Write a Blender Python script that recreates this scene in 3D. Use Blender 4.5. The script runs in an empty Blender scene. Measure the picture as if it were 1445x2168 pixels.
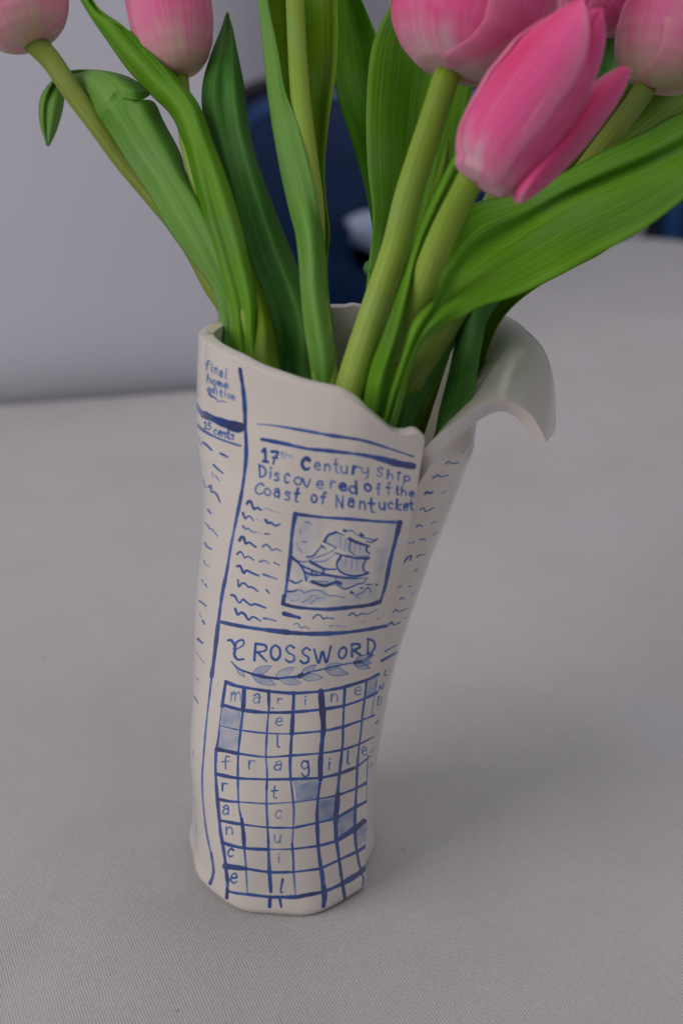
import bpy, bmesh, math, random
import numpy as np
from mathutils import Vector, Matrix
random.seed(7)
R = math.radians
SC = bpy.context.scene
COL = SC.collection

# ------------------------------------------------------------------ camera
PITCH = R(26.0)
CAMZ = 0.426
FPX = 2978.0                      # focal length in pixels of a 1445 x 2168 frame
cd = bpy.data.cameras.new('camera')
cam = bpy.data.objects.new('camera', cd); COL.objects.link(cam)
cam.location = (0, 0, CAMZ); cam.rotation_euler = (math.pi/2 - PITCH, 0, 0)
cd.sensor_fit = 'VERTICAL'; cd.sensor_height = 36; cd.sensor_width = 24
cd.lens = 36*FPX/2168
cd.clip_start = 0.02; cd.clip_end = 60
cd.dof.use_dof = True; cd.dof.focus_distance = 0.575; cd.dof.aperture_fstop = 6.3
SC.camera = cam
SC.view_settings.view_transform = 'Standard'; SC.view_settings.look = 'None'
SC.view_settings.exposure = 0.26; SC.view_settings.gamma = 1.0

# ------------------------------------------------------------------ light
w = bpy.data.worlds.new('World'); SC.world = w; w.use_nodes = True
bg = w.node_tree.nodes['Background']; bg.inputs[0].default_value = (0.92, 0.92, 1.0, 1); bg.inputs[1].default_value = 0.205
def lamp(name, loc, target, sx, sy, power, col):
    l = bpy.data.lights.new(name, 'AREA'); l.shape = 'RECTANGLE'; l.size = sx; l.size_y = sy
    l.energy = power; l.color = col
    o = bpy.data.objects.new(name, l); COL.objects.link(o)
    o.location = loc
    o.rotation_euler = (Vector(target)-Vector(loc)).to_track_quat('-Z', 'Y').to_euler()
    return o
lamp('window_light', (-1.7, -0.35, 1.35), (0.0, 0.6, 0.05), 1.5, 1.6, 23, (1.0, 0.955, 0.935))
lamp('overhead_fill', (0.5, 0.9, 1.75), (0.1, 0.7, 0.0), 1.6, 1.2, 10, (0.96, 0.93, 1.0))  # soft fill from above, added to lift the shaded blooms and leaves

# ------------------------------------------------------------------ helpers
CP, SP = math.cos(PITCH), math.sin(PITCH)
def at(px, py, d):
    """point of the place that lies d metres in front of the camera at a pixel of the photograph"""
    x = (px-722.5)/FPX*d; u = (1084-py)/FPX*d
    return Vector((x, d*CP+u*SP, CAMZ+u*CP-d*SP))
def onto(px, py, z=0.0):
    u = (1084-py)/FPX
    dirz = u*CP-SP; t = (z-CAMZ)/dirz
    return at(px, py, t)
def proj(P):
    """N x 3 array -> pixel coordinates"""
    rel = P-np.array([0, 0, CAMZ])
    d = rel[:, 1]*CP-rel[:, 2]*SP
    u = rel[:, 1]*SP+rel[:, 2]*CP
    return 722.5+FPX*rel[:, 0]/d, 1084-FPX*u/d
def cr(P, n):
    """Catmull-Rom through control rows P (k x m), n samples, chord-length parameter"""
    P = np.asarray(P, float); k = len(P)
    if k == 2:
        t = np.linspace(0, 1, n)[:, None]; return P[0]*(1-t)+P[1]*t
    A = np.vstack([2*P[0]-P[1], P, 2*P[-1]-P[-2]])
    t = np.linspace(0, k-1, n); i = np.minimum(t.astype(int), k-2); f = (t-i)[:, None]
    p0, p1, p2, p3 = A[i], A[i+1], A[i+2], A[i+3]
    return 0.5*((2*p1)+(-p0+p2)*f+(2*p0-5*p1+4*p2-p3)*f**2+(-p0+3*p1-3*p2+p3)*f**3)
def crlen(P, n):
    """same, resampled evenly by length"""
    Q = cr(P, 400); L = np.r_[0, np.cumsum(np.linalg.norm(np.diff(Q, axis=0), axis=1))]
    t = np.linspace(0, L[-1], n)
    return np.stack([np.interp(t, L, Q[:, j]) for j in range(Q.shape[1])], 1)
def mesh_obj(name, verts, faces, mats, parent=None, uvs=None, smooth=True, midx=None):
    me = bpy.data.meshes.new(name); me.from_pydata([tuple(v) for v in verts], [], faces); me.update()
    for m in (mats if isinstance(mats, (list, tuple)) else [mats]): me.materials.append(m)
    if uvs is not None:
        ul = me.uv_layers.new(name='UVMap')
        vi = np.zeros(len(me.loops), int); me.loops.foreach_get('vertex_index', vi)
        ul.data.foreach_set('uv', np.asarray(uvs, float)[vi].ravel())
    if smooth: me.polygons.foreach_set('use_smooth', [True]*len(me.polygons))
    if midx is not None: me.polygons.foreach_set('material_index', midx)
    o = bpy.data.objects.new(name, me); COL.objects.link(o)
    if parent: o.parent = parent; o.matrix_parent_inverse = Matrix.Translation(parent.location).inverted()
    return o
def grid_faces(nr, nc, closed=False):
    F = []
    for i in range(nr-1):
        for j in range(nc-(0 if closed else 1)):
            k = (j+1) % nc
            F.append((i*nc+j, i*nc+k, (i+1)*nc+k, (i+1)*nc+j))
    return F
def thing(name, loc, label, cat, group=None):
    o = bpy.data.objects.new(name, None); COL.objects.link(o); o.location = loc
    o.empty_display_size = 0.02
    o['label'] = label; o['category'] = cat
    if group: o['group'] = group
    return o
def tube(name, pts, radii, mat, parent=None, seg=20, n=60):
    C0 = np.c_[np.array([tuple(p) for p in pts]), np.array(radii)]
    if len(C0) > 3:                              # keep the long hidden run to the foot straight
        a_, b_, c_ = C0[-3, :3], C0[-2, :3], C0[-1, :3]
        st = np.linalg.norm(b_-a_)
        if np.linalg.norm(c_-b_) > 1.6*st:
            k_ = int(np.linalg.norm(c_-b_)/st)+1
            C0 = np.vstack([C0[:-1]]+[C0[-2]*(1-j/k_)+C0[-1]*j/k_ for j in range(1, k_)]+[C0[-1]])
    C = cr(C0, n)
    V = []; up = Vector((0.3, 0.2, 1)).normalized(); prev = None
    for i in range(n):
        a = C[max(i-1, 0), :3]; b = C[min(i+1, n-1), :3]
        t = Vector(b-a).normalized()
        if prev is None: nx = t.cross(Vector((0, 1, 0))).normalized()
        else: nx = (prev-t*prev.dot(t)).normalized()
        prev = nx; ny = t.cross(nx)
        for k in range(seg):
            th = 2*math.pi*k/seg
            rr_ = C[i, 3]*(1+0.025*math.sin(3*th+i*.11)+0.02*math.sin(i*.37+th))
            V.append(Vector(C[i, :3])+(nx*math.cos(th)+ny*math.sin(th))*rr_)
    F = grid_faces(n, seg, True)
    F.append(tuple(range(seg))[::-1]); F.append(tuple((n-1)*seg+k for k in range(seg)))
    uv = [(k/seg, i/(n-1)) for i in range(n) for k in range(seg)]
    return mesh_obj(name, V, F, mat, parent, uv)

# ------------------------------------------------------------------ materials
class NT:
    def __init__(s, name):
        s.m = bpy.data.materials.new(name); s.m.use_nodes = True
        s.t = s.m.node_tree; s.b = s.t.nodes['Principled BSDF']; s.out = s.t.nodes['Material Output']
    def n(s, typ, **kw):
        nd = s.t.nodes.new(typ)
        for k, v in kw.items():
            if k.startswith('i_'):
                key = k[2:]; key = int(key) if key.isdigit() else key.replace('_', ' ')
                nd.inputs[key].default_value = v
            else: setattr(nd, k, v)
        return nd
    def l(s, a, b): s.t.links.new(a, b)
    def mix(s, fac, a, b, mode='MIX'):
        nd = s.t.nodes.new('ShaderNodeMix'); nd.data_type = 'RGBA'; nd.blend_type = mode
        for sock, v in ((nd.inputs[0], fac), (nd.inputs[6], a), (nd.inputs[7], b)):
            if hasattr(v, 'links'): s.l(v, sock)
            elif isinstance(v, (int, float)): sock.default_value = v
            else: sock.default_value = (*v, 1)
        return nd.outputs[2]
    def math(s, op, a, b=0.0, clamp=False):
        nd = s.t.nodes.new('ShaderNodeMath'); nd.operation = op; nd.use_clamp = clamp
        for sock, v in ((nd.inputs[0], a), (nd.inputs[1], b)):
            if hasattr(v, 'links'): s.l(v, sock)
            else: sock.default_value = v
        return nd.outputs[0]
    def ramp(s, fac, stops):
        nd = s.t.nodes.new('ShaderNodeValToRGB'); e = nd.color_ramp.elements
        while len(e) < len(stops): e.new(0.5)
        for el, (p, c) in zip(e, stops):
            el.position = p; el.color = (*c, 1) if not isinstance(c, (int, float)) else (c, c, c, 1)
        s.l(fac, nd.inputs[0]); return nd.outputs[0]
    def set(s, **kw):
        for k, v in kw.items(): s.b.inputs[k.replace('_', ' ')].default_value = v
        return s

def simple(name, col, rough=0.5, var=0.08, scale=60, bump=0.0, spec=0.5):
    m = NT(name); tc = m.n('ShaderNodeTexCoord')
    nz = m.n('ShaderNodeTexNoise', i_Scale=scale, i_Detail=4.0); m.l(tc.outputs['Object'], nz.inputs['Vector'])
    c = m.mix(nz.outputs['Fac'], tuple(x*(1-var) for x in col), tuple(min(1, x*(1+var)) for x in col))
    m.l(c, m.b.inputs['Base Color']); m.set(Roughness=rough)
    m.b.inputs['Specular IOR Level'].default_value = spec
    if bump:
        b = m.n('ShaderNodeBump', i_Strength=bump, i_Distance=0.001); m.l(nz.outputs['Fac'], b.inputs['Height']); m.l(b.outputs[0], m.b.inputs['Normal'])
    return m.m

def cloth_material():
    m = NT('woven_cotton'); tc = m.n('ShaderNodeTexCoord')
    mp = m.n('ShaderNodeMapping'); mp.inputs['Rotation'].default_value = (0, 0, R(9)); m.l(tc.outputs['Object'], mp.inputs[0])
    wob = m.n('ShaderNodeTexNoise', i_Scale=90.0, i_Detail=2.0); m.l(mp.outputs[0], wob.inputs['Vector'])
    v = m.n('ShaderNodeVectorMath', operation='SCALE'); m.l(wob.outputs['Color'], v.inputs[0]); v.inputs['Scale'].default_value = 0.0014
    v2 = m.n('ShaderNodeVectorMath', operation='ADD'); m.l(mp.outputs[0], v2.inputs[0]); m.l(v.outputs[0], v2.inputs[1])
    sp = m.n('ShaderNodeSeparateXYZ'); m.l(v2.outputs[0], sp.inputs[0])
    K = 2*math.pi/0.0014
    a = m.math('SINE', m.math('MULTIPLY', sp.outputs[0], K)); b = m.math('SINE', m.math('MULTIPLY', sp.outputs[1], K*0.62))
    wv = m.math('MULTIPLY', a, b)                       # over / under of the threads
    thr = m.n('ShaderNodeTexNoise', i_Scale=700.0, i_Detail=3.0); m.l(v2.outputs[0], thr.inputs['Vector'])
    hgt = m.math('ADD', m.math('MULTIPLY', wv, 0.5), m.math('MULTIPLY', thr.outputs['Fac'], 1.0))
    big = m.n('ShaderNodeTexNoise', i_Scale=9.0, i_Detail=5.0, i_Roughness=0.6); m.l(mp.outputs[0], big.inputs['Vector'])
    base = m.ramp(big.outputs['Fac'], [(0.3, (0.495, 0.478, 0.480)), (0.52, (0.530, 0.512, 0.512)), (0.72, (0.545, 0.533, 0.540))])
    wc = m.ramp(m.math('ADD', m.math('MULTIPLY', hgt, 0.5), 0.25), [(0.1, 0.70), (0.9, 1.0)])
    c = m.mix(1.0, base, wc, 'MULTIPLY')
    lint = m.n('ShaderNodeTexVoronoi', i_Scale=30.0); m.l(tc.outputs['Object'], lint.inputs['Vector'])
    lf = m.ramp(lint.outputs['Distance'], [(0.0, 1.0), (0.022, 1.0), (0.034, 0.0)])
    c = m.mix(m.math('MULTIPLY', lf, 0.6), c, (0.16, 0.14, 0.15))
    m.l(c, m.b.inputs['Base Color']); m.set(Roughness=0.92)
    m.b.inputs['Specular IOR Level'].default_value = 0.15
    m.b.inputs['Sheen Weight'].default_value = 0.15
    fold = m.n('ShaderNodeTexNoise', i_Scale=5.0, i_Detail=2.0, i_Distortion=1.2); m.l(tc.outputs['Object'], fold.inputs['Vector'])
    b0 = m.n('ShaderNodeBump', i_Strength=0.5, i_Distance=0.012); m.l(fold.outputs['Fac'], b0.inputs['Height'])
    bp = m.n('ShaderNodeBump', i_Strength=0.75, i_Distance=0.0005); m.l(hgt, bp.inputs['Height']); m.l(b0.outputs[0], bp.inputs['Normal']); m.l(bp.outputs[0], m.b.inputs['Normal'])
    return m.m

def leaf_material(name, c_dark, c_mid, c_light, transl=0.25, seed=0.0, rough=0.42):
    m = NT(name); uv = m.n('ShaderNodeUVMap'); uv.uv_map = 'UVMap'
    mp = m.n('ShaderNodeMapping'); mp.inputs['Scale'].default_value = (48, 1.6, 1); mp.inputs['Location'].default_value = (seed, seed*1.7, 0)
    m.l(uv.outputs[0], mp.inputs[0])
    st = m.n('ShaderNodeTexNoise', i_Scale=1.0, i_Detail=5.0, i_Roughness=0.65); m.l(mp.outputs[0], st.inputs['Vector'])
    mp2 = m.n('ShaderNodeMapping'); mp2.inputs['Scale'].default_value = (2.2, 3.0, 1); mp2.inputs['Location'].default_value = (seed*3, seed, 0); m.l(uv.outputs[0], mp2.inputs[0])
    bl = m.n('ShaderNodeTexNoise', i_Scale=1.0, i_Detail=4.0); m.l(mp2.outputs[0], bl.inputs['Vector'])
    f = m.math('ADD', m.math('MULTIPLY', st.outputs['Fac'], 0.28), m.math('MULTIPLY', bl.outputs['Fac'], 0.76))
    c = m.ramp(f, [(0.34, c_dark), (0.52, c_mid), (0.72, c_light)])
    mp3 = m.n('ShaderNodeMapping'); mp3.inputs['Scale'].default_value = (120, 0.9, 1); mp3.inputs['Location'].default_value = (seed, 0, 0); m.l(uv.outputs[0], mp3.inputs[0])
    vn = m.n('ShaderNodeTexNoise', i_Scale=1.0, i_Detail=2.0); m.l(mp3.outputs[0], vn.inputs['Vector'])
    c = m.mix(m.ramp(vn.outputs['Fac'], [(0.50, 0.0), (0.66, 0.35)]), c, tuple(min(1, x*1.55+0.02) for x in c_light))
    tc = m.n('ShaderNodeTexCoord'); bm_ = m.n('ShaderNodeTexNoise', i_Scale=38.0, i_Detail=3.0); m.l(tc.outputs['Object'], bm_.inputs['Vector'])
    c = m.mix(m.ramp(bm_.outputs['Fac'], [(0.50, 0.0), (0.72, 0.28)]), c, (0.25, 0.38, 0.20))
    nk = m.n('ShaderNodeTexVoronoi', i_Scale=55.0); m.l(tc.outputs['Object'], nk.inputs['Vector'])
    nf = m.ramp(nk.outputs['Distance'], [(0.0, 1.0), (0.06, 0.7), (0.13, 0.0)]); c = m.mix(m.math('MULTIPLY', nf, 0.28), c, (0.22, 0.26, 0.07))
    m.l(c, m.b.inputs['Base Color']); m.set(Roughness=rough)
    m.b.inputs['Specular IOR Level'].default_value = 0.22
    bp = m.n('ShaderNodeBump', i_Strength=0.5, i_Distance=0.0007); m.l(st.outputs['Fac'], bp.inputs['Height']); m.l(bp.outputs[0], m.b.inputs['Normal'])
    tr = m.n('ShaderNodeBsdfTranslucent'); tc2 = m.mix(1.0, c, (1.0, 1.35, 0.35), 'MULTIPLY'); m.l(tc2, tr.inputs[0])
    mx = m.n('ShaderNodeMixShader'); mx.inputs[0].default_value = transl
    m.l(m.b.outputs[0], mx.inputs[1]); m.l(tr.outputs[0], mx.inputs[2]); m.l(mx.outputs[0], m.out.inputs[0])
    return m.m

def petal_material(name, cream, pink, deep, cream_to=0.34, seed=0.0):
    m = NT(name); uv = m.n('ShaderNodeUVMap'); uv.uv_map = 'UVMap'
    sp = m.n('ShaderNodeSeparateXYZ'); m.l(uv.outputs[0], sp.inputs[0])
    mp = m.n('ShaderNodeMapping'); mp.inputs['Scale'].default_value = (26, 1.4, 1); mp.inputs['Location'].default_value = (seed, seed, seed); m.l(uv.outputs[0], mp.inputs[0])
    st = m.n('ShaderNodeTexNoise', i_Scale=1.0, i_Detail=6.0, i_Roughness=0.6); m.l(mp.outputs[0], st.inputs['Vector'])
    mp2 = m.n('ShaderNodeMapping'); mp2.inputs['Scale'].default_value = (3, 1.6, 1); mp2.inputs['Location'].default_value = (seed*2, 0, 0); m.l(uv.outputs[0], mp2.inputs[0])
    bl = m.n('ShaderNodeTexNoise', i_Scale=1.0, i_Detail=3.0); m.l(mp2.outputs[0], bl.inputs['Vector'])
    f = m.math('ADD', sp.outputs[1], m.math('MULTIPLY', m.math('SUBTRACT', st.outputs['Fac'], 0.5), 0.30))
    f = m.math('ADD', f, m.math('MULTIPLY', m.math('SUBTRACT', bl.outputs['Fac'], 0.5), 0.55))
    f = m.math('ADD', f, m.math('MULTIPLY', m.math('ABSOLUTE', m.math('SUBTRACT', sp.outputs[0], 0.5)), 0.35))
    base = m.ramp(f, [(0.0, (cream[0]*0.95, cream[1]*0.86, cream[2]*0.55)), (cream_to*0.45, cream), (cream_to*1.25, tuple(0.35*a+0.65*b for a, b in zip(cream, pink))), (cream_to*1.9, pink), (1.0, pink)])
    # deeper red along the middle of the petal and in streaks
    ctr = m.math('ABSOLUTE', m.math('SUBTRACT', sp.outputs[0], 0.5))
    cf = m.ramp(m.math('ADD', ctr, m.math('MULTIPLY', m.math('SUBTRACT', st.outputs['Fac'], 0.5), 0.35)), [(0.0, 0.75), (0.10, 0.35), (0.26, 0.0), (0.50, 0.0)])
    vf = m.ramp(sp.outputs[1], [(0.15, 0.0), (0.55, 1.0), (1.0, 0.8)])
    c = m.mix(m.math('MULTIPLY', cf, vf), base, deep)
    c = m.mix(m.math('MULTIPLY', m.ramp(st.outputs['Fac'], [(0.48, 0.0), (0.72, 0.55)]), vf), c, deep)
    ef = m.ramp(m.math('ADD', ctr, m.math('MULTIPLY', m.math('SUBTRACT', st.outputs['Fac'], 0.5), 0.30)), [(0.30, 0.0), (0.46, 0.50), (0.60, 0.65)])
    c = m.mix(ef, c, tuple(0.62*a+0.38*b for a, b in zip(cream, pink)))
    mp3 = m.n('ShaderNodeMapping'); mp3.inputs['Scale'].default_value = (95, 1.2, 1); m.l(uv.outputs[0], mp3.inputs[0])
    vn = m.n('ShaderNodeTexNoise', i_Scale=1.0, i_Detail=2.0); m.l(mp3.outputs[0], vn.inputs['Vector'])
    c = m.mix(m.ramp(vn.outputs['Fac'], [(0.52, 0.0), (0.70, 0.30)]), c, cream)
    m.l(c, m.b.inputs['Base Color']); m.set(Roughness=0.5)
    m.b.inputs['Specular IOR Level'].default_value = 0.2; m.b.inputs['Sheen Weight'].default_value = 0.45; m.b.inputs['Sheen Roughness'].default_value = 0.4; m.b.inputs['Sheen Tint'].default_value = (0.95, 0.80, 1.0, 1)
    bp = m.n('ShaderNodeBump', i_Strength=0.55, i_Distance=0.0006); m.l(st.outputs['Fac'], bp.inputs['Height']); m.l(bp.outputs[0], m.b.inputs['Normal'])
    tr = m.n('ShaderNodeBsdfTranslucent'); m.l(c, tr.inputs[0])
    mx = m.n('ShaderNodeMixShader'); mx.inputs[0].default_value = 0.42
    m.l(m.b.outputs[0], mx.inputs[1]); m.l(tr.outputs[0], mx.inputs[2]); m.l(mx.outputs[0], m.out.inputs[0])
    return m.m

M_CLOTH = cloth_material()
M_WALL = simple('wall_paint', (0.685, 0.685, 0.745), 0.8, 0.03, 6, 0.1, 0.2)
M_FLOOR = simple('dark_floor', (0.10, 0.09, 0.09), 0.6, 0.2, 12)
M_BLUE = simple('blue_fabric', (0.006, 0.030, 0.100), 0.40, 0.25, 30, 0.3, 0.4)
M_GLINT = simple('blue_rim_highlight', (0.012, 0.070, 0.210), 0.25, 0.2, 30, 0.1, 0.6)  # brighter, glossier blue standing in for the highlight on the chair's rim
M_BLACK = simple('black_plastic', (0.012, 0.012, 0.015), 0.4, 0.2, 30)
M_METAL = simple('dark_metal', (0.05, 0.05, 0.055), 0.35, 0.1, 30)
G1 = leaf_material('tulip_leaf_fresh', (0.075, 0.235, 0.008), (0.140, 0.360, 0.012), (0.230, 0.460, 0.045), 0.33, 1.3)
G2 = leaf_material('tulip_leaf_blue_green', (0.035, 0.150, 0.016), (0.070, 0.240, 0.030), (0.130, 0.330, 0.070), 0.26, 4.1)
G3 = leaf_material('tulip_leaf_olive', (0.100, 0.220, 0.006), (0.175, 0.310, 0.008), (0.240, 0.380, 0.020), 0.36, 7.7)
G4 = leaf_material('tulip_leaf_waxy', (0.085, 0.240, 0.022), (0.145, 0.340, 0.045), (0.210, 0.400, 0.090), 0.20, 2.9, 0.5)
GS = leaf_material('tulip_stem_green', (0.170, 0.290, 0.018), (0.240, 0.370, 0.035), (0.310, 0.420, 0.075), 0.05, 5.5, 0.45)
GS2 = leaf_material('tulip_stem_reddish', (0.130, 0.190, 0.015), (0.180, 0.250, 0.025), (0.250, 0.300, 0.060), 0.05, 3.5, 0.45)
P1 = petal_material('petal_pink', (0.88, 0.60, 0.68), (0.97, 0.15, 0.44), (0.85, 0.02, 0.16), 0.13, 1.1)
P2 = petal_material('petal_pale', (0.84, 0.66, 0.54), (0.96, 0.26, 0.54), (0.90, 0.04, 0.24), 0.20, 6.1)
P3 = petal_material('petal_deep', (0.88, 0.48, 0.62), (0.93, 0.12, 0.40), (0.75, 0.012, 0.11), 0.09, 9.1)
M_ORANGE = simple('petal_base_orange', (0.55, 0.27, 0.05), 0.6, 0.25, 400)

# ------------------------------------------------------------------ setting
wall_a = onto(-900, 927); wall_b = onto(476, 824)          # foot line of the wall beside the table
wd = (wall_b-wall_a).normalized(); wn = Vector((-wd.y, wd.x, 0))
def wall():
    # lower border of the wall curves back under itself, so a soft dark band runs along the table
    prof = [(0.014, -0.75), (0.014, -0.03), (0.012, 0.0), (0.007, 0.014), (0.003, 0.030), (0.0008, 0.050), (0.0, 0.08), (0.0, 0.3), (0.0, 2.2)]
    V = []; 
    ends = [wall_a, wall_b]
    far = 1.6
    rows = []
    for off, z in prof:
        a = wall_a+wn*off; b = wall_b+wn*off
        c = b+wn*far
        rows += [(a.x, a.y, z), (b.x-0.006, b.y-0.001, z), (b.x-0.001, b.y+0.006, z), (c.x, c.y, z)]
    F = grid_faces(len(prof), 4)
    o = mesh_obj('wall', rows, F, M_WALL, smooth=True); o['kind'] = 'structure'
    md = o.modifiers.new('edge', 'EDGE_SPLIT'); md.split_angle = R(50)
wall()
def plane(name, x0, y0, x1, y1, z, mat):
    o = mesh_obj(name, [(x0, y0, z), (x1, y0, z), (x1, y1, z), (x0, y1, z)], [(0, 1, 2, 3)], mat, smooth=False); o['kind'] = 'structure'; return o
plane('floor', -3, -2, 4, 4.2, -0.75, M_FLOOR)
o = mesh_obj('wall', [(-3, 3.1, -0.75), (4, 3.1, -0.75), (4, 3.1, 2.4), (-3, 3.1, 2.4)], [(0, 1, 2, 3)], M_WALL, smooth=False); o['kind'] = 'structure'

# table under its cloth: outline runs along the wall, then out to a rounded far corner
def table():
    t = thing('table', (0.1, 0.6, -0.75), 'table under a plain off-white woven cloth, carrying the flower vase', 'table')
    q = wall_b+wn*0.02
    a = wall_a-wn*0.0
    far = [onto(1050, 560), onto(1180, 522), onto(1290, 507), onto(1370, 506), onto(1460, 513)]
    ctrl = [(q.x+0.012, q.y+0.03), (q.x+0.03, q.y+0.12), (0.035, 1.33), (far[0].x-0.03, far[0].y-0.03)]+[(p.x, p.y) for p in far[1:]]+[(0.75, 1.42), (1.3, 1.28)]
    out = [tuple(p) for p in cr(ctrl, 60)]
    loop = [(a.x, a.y), (wall_b.x, wall_b.y), (q.x+0.006, q.y+0.004)]+out+[(1.3, -0.25), (a.x, -0.25)]
    n = len(loop)
    # cloth: a top and a soft turned edge that hangs down
    cx = sum(p[0] for p in loop)/n; cy = sum(p[1] for p in loop)/n
    V = [(x, y, 0.0) for x, y in loop]; F = [tuple(range(n))[::-1]]
    def ring(off, z):
        r = []
        for i, (x, y) in enumerate(loop):
            xa, ya = loop[i-1]; xb, yb = loop[(i+1) % n]
            tx, ty = xb-xa, yb-ya; L = math.hypot(tx, ty) or 1
            nx, ny = -ty/L, tx/L
            k = 0.0 if i < 3 or i >= n-1 else 1.0
            w_ = 1+0.5*math.sin(i*0.9)*min(1, -z*8)
            r.append((x+nx*off*k*w_, y+ny*off*k*w_, z))
        return r
    for off, z in ((0.003, -0.001), (0.006, -0.005), (0.008, -0.012), (0.012, -0.08), (0.020, -0.25)):
        V += ring(off, z)
    for k in range(5):
        for i in range(n):
            j = (i+1) % n; F.append((k*n+i, k*n+j, (k+1)*n+j, (k+1)*n+i))
    cl = mesh_obj('tablecloth', V, F, M_CLOTH, t, smooth=False)
    bm = bmesh.new(); bm.from_mesh(cl.data); bmesh.ops.recalc_face_normals(bm, faces=bm.faces); bm.to_mesh(cl.data); bm.free()
    for x, y in ((0.9, 1.15), (0.9, 0.0), (-0.6, 0.0), (-0.6, 0.85)):
        v = []
        for z in (0.0, 0.735):
            v += [(x-.03, y-.03, z-.75), (x+.03, y-.03, z-.75), (x+.03, y+.03, z-.75), (x-.03, y+.03, z-.75)]
        mesh_obj('leg', v, [(0, 1, 5, 4), (1, 2, 6, 5), (2, 3, 7, 6), (3, 0, 4, 7), (4, 5, 6, 7), (3, 2, 1, 0)], M_METAL, t, smooth=False)
    return t
table()

def chair(loc, rz, label):
    """blue shell chair with a black edging round its back"""
    t = thing('chair', loc, label, 'chair', 'dark blue chairs beyond the table')
    Wd, H0, H1 = 0.235, -0.28, 0.125   # half width, lower and upper z of the back, relative to the table top
    def outline(grow, n=72):
        pts = []
        for i in range(n):
            a = 2*math.pi*i/n; c, s = math.cos(a), math.sin(a); e = 2/4.2
            pts.append(((Wd+grow)*math.copysign(abs(c)**e, c), (H0+H1)/2+((H1-H0)/2+grow)*math.copysign(abs(s)**e, s)))
        return pts
    zb = -loc[2]
    def bend(x, z): return 0.35*x*x*-1.0+(z-H0)*0.16
    V = []; F = []; n = 72
    rings = [(1.0, 0.0), (0.96, -0.014), (0.8, -0.02), (0.5, -0.022), (0.2, -0.022)]
    for sgn in (1, -1):
        for sc_, dy in rings:
            for x, z in outline(0):
                zc = (H0+H1)/2
                X = x*sc_; Z = zc+(z-zc)*sc_
                V.append((X, bend(X, Z)+(dy if sgn == 1 else -dy*0.6), Z+zb))
    k = len(rings)
    for s in range(2):
        for r in range(k-1):
            for i in range(n):
                j = (i+1) % n; o_ = s*k*n
                f = (o_+r*n+i, o_+r*n+j, o_+(r+1)*n+j, o_+(r+1)*n+i); F.append(f if s else f[::-1])
        F.append(tuple(s*k*n+(k-1)*n+i for i in range(n)))
    b = mesh_obj('backrest', V, F, M_BLUE, None); b.parent = t
    # black edging tube
    V = []; o2 = outline(0.004); seg = 10
    for i, (x, z) in enumerate(o2):
        for q in range(seg):
            a = 2*math.pi*q/seg
            rx, rz_ = x, z-(H0+H1)/2; L = math.hypot(rx, rz_)
            V.append((x+rx/L*0.011*math.cos(a), bend(x, z)+0.014*math.sin(a), z+rz_/L*0.011*math.cos(a)+zb))
    F = []
    for i in range(72):
        for q in range(seg):
            F.append((i*seg+q, i*seg+(q+1) % seg, ((i+1) % 72)*seg+(q+1) % seg, ((i+1) % 72)*seg+q))
    b = mesh_obj('edging', V, F, M_BLACK); b.parent = t
    # added ring inside the edging, its lighter blue imitating the highlight along the rim
    V2 = []
    zc = (H0+H1)/2
    for i, (x, z) in enumerate(outline(-0.022)):
        rx, rz_ = x, z-zc; L = math.hypot(rx, rz_)
        for q in range(seg):
            a = 2*math.pi*q/seg
            V2.append((x+rx/L*0.013*math.cos(a), bend(x, z)-0.012+0.010*math.sin(a), z+rz_/L*0.013*math.cos(a)+zb))
    b = mesh_obj('highlight_ring', V2, F, M_GLINT); b.parent = t
    # seat and legs
    V = []; ns = 48
    for z, g in ((-0.335, 0.92), (-0.325, 1.0), (-0.30, 1.0), (-0.288, 0.94), (-0.285, 0.5)):
        for i in range(ns):
            a = 2*math.pi*i/ns; c, s = math.cos(a), math.sin(a); e = 2/4
            V.append((0.235*g*math.copysign(abs(c)**e, c), -0.21+0.22*g*math.copysign(abs(s)**e, s), z+zb))
    F = grid_faces(5, ns, True)+[tuple(4*ns+i for i in range(ns)), tuple(range(ns))[::-1]]
    b = mesh_obj('seat', V, F, M_BLUE); b.parent = t
    for sx in (-1, 1):
        for y0, y1 in ((-0.36, -0.40), (-0.04, 0.03)):
            b = tube('leg', [(sx*0.19, y0, -0.33+zb), (sx*0.21, y1, zb-0.75)], [0.012, 0.010], M_METAL, seg=10, n=4); b.parent = t
    for sx in (-1, 1):
        b = tube('back_support', [(sx*0.15, -0.05, -0.32+zb), (sx*0.16, 0.02, -0.27+zb), (sx*0.16, 0.045, -0.1+zb)], [0.010, 0.010, 0.008], M_METAL, seg=10, n=12); b.parent = t
    t.rotation_euler = (0, 0, rz)
    return t
chair((0.060, 1.86, -0.75), R(4), 'dark blue chair with black edging seen between the tulip stems, behind the vase')
chair((0.66, 1.86, -0.75), R(-8), 'dark blue chair at the far right, showing over the far corner of the table')

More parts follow.
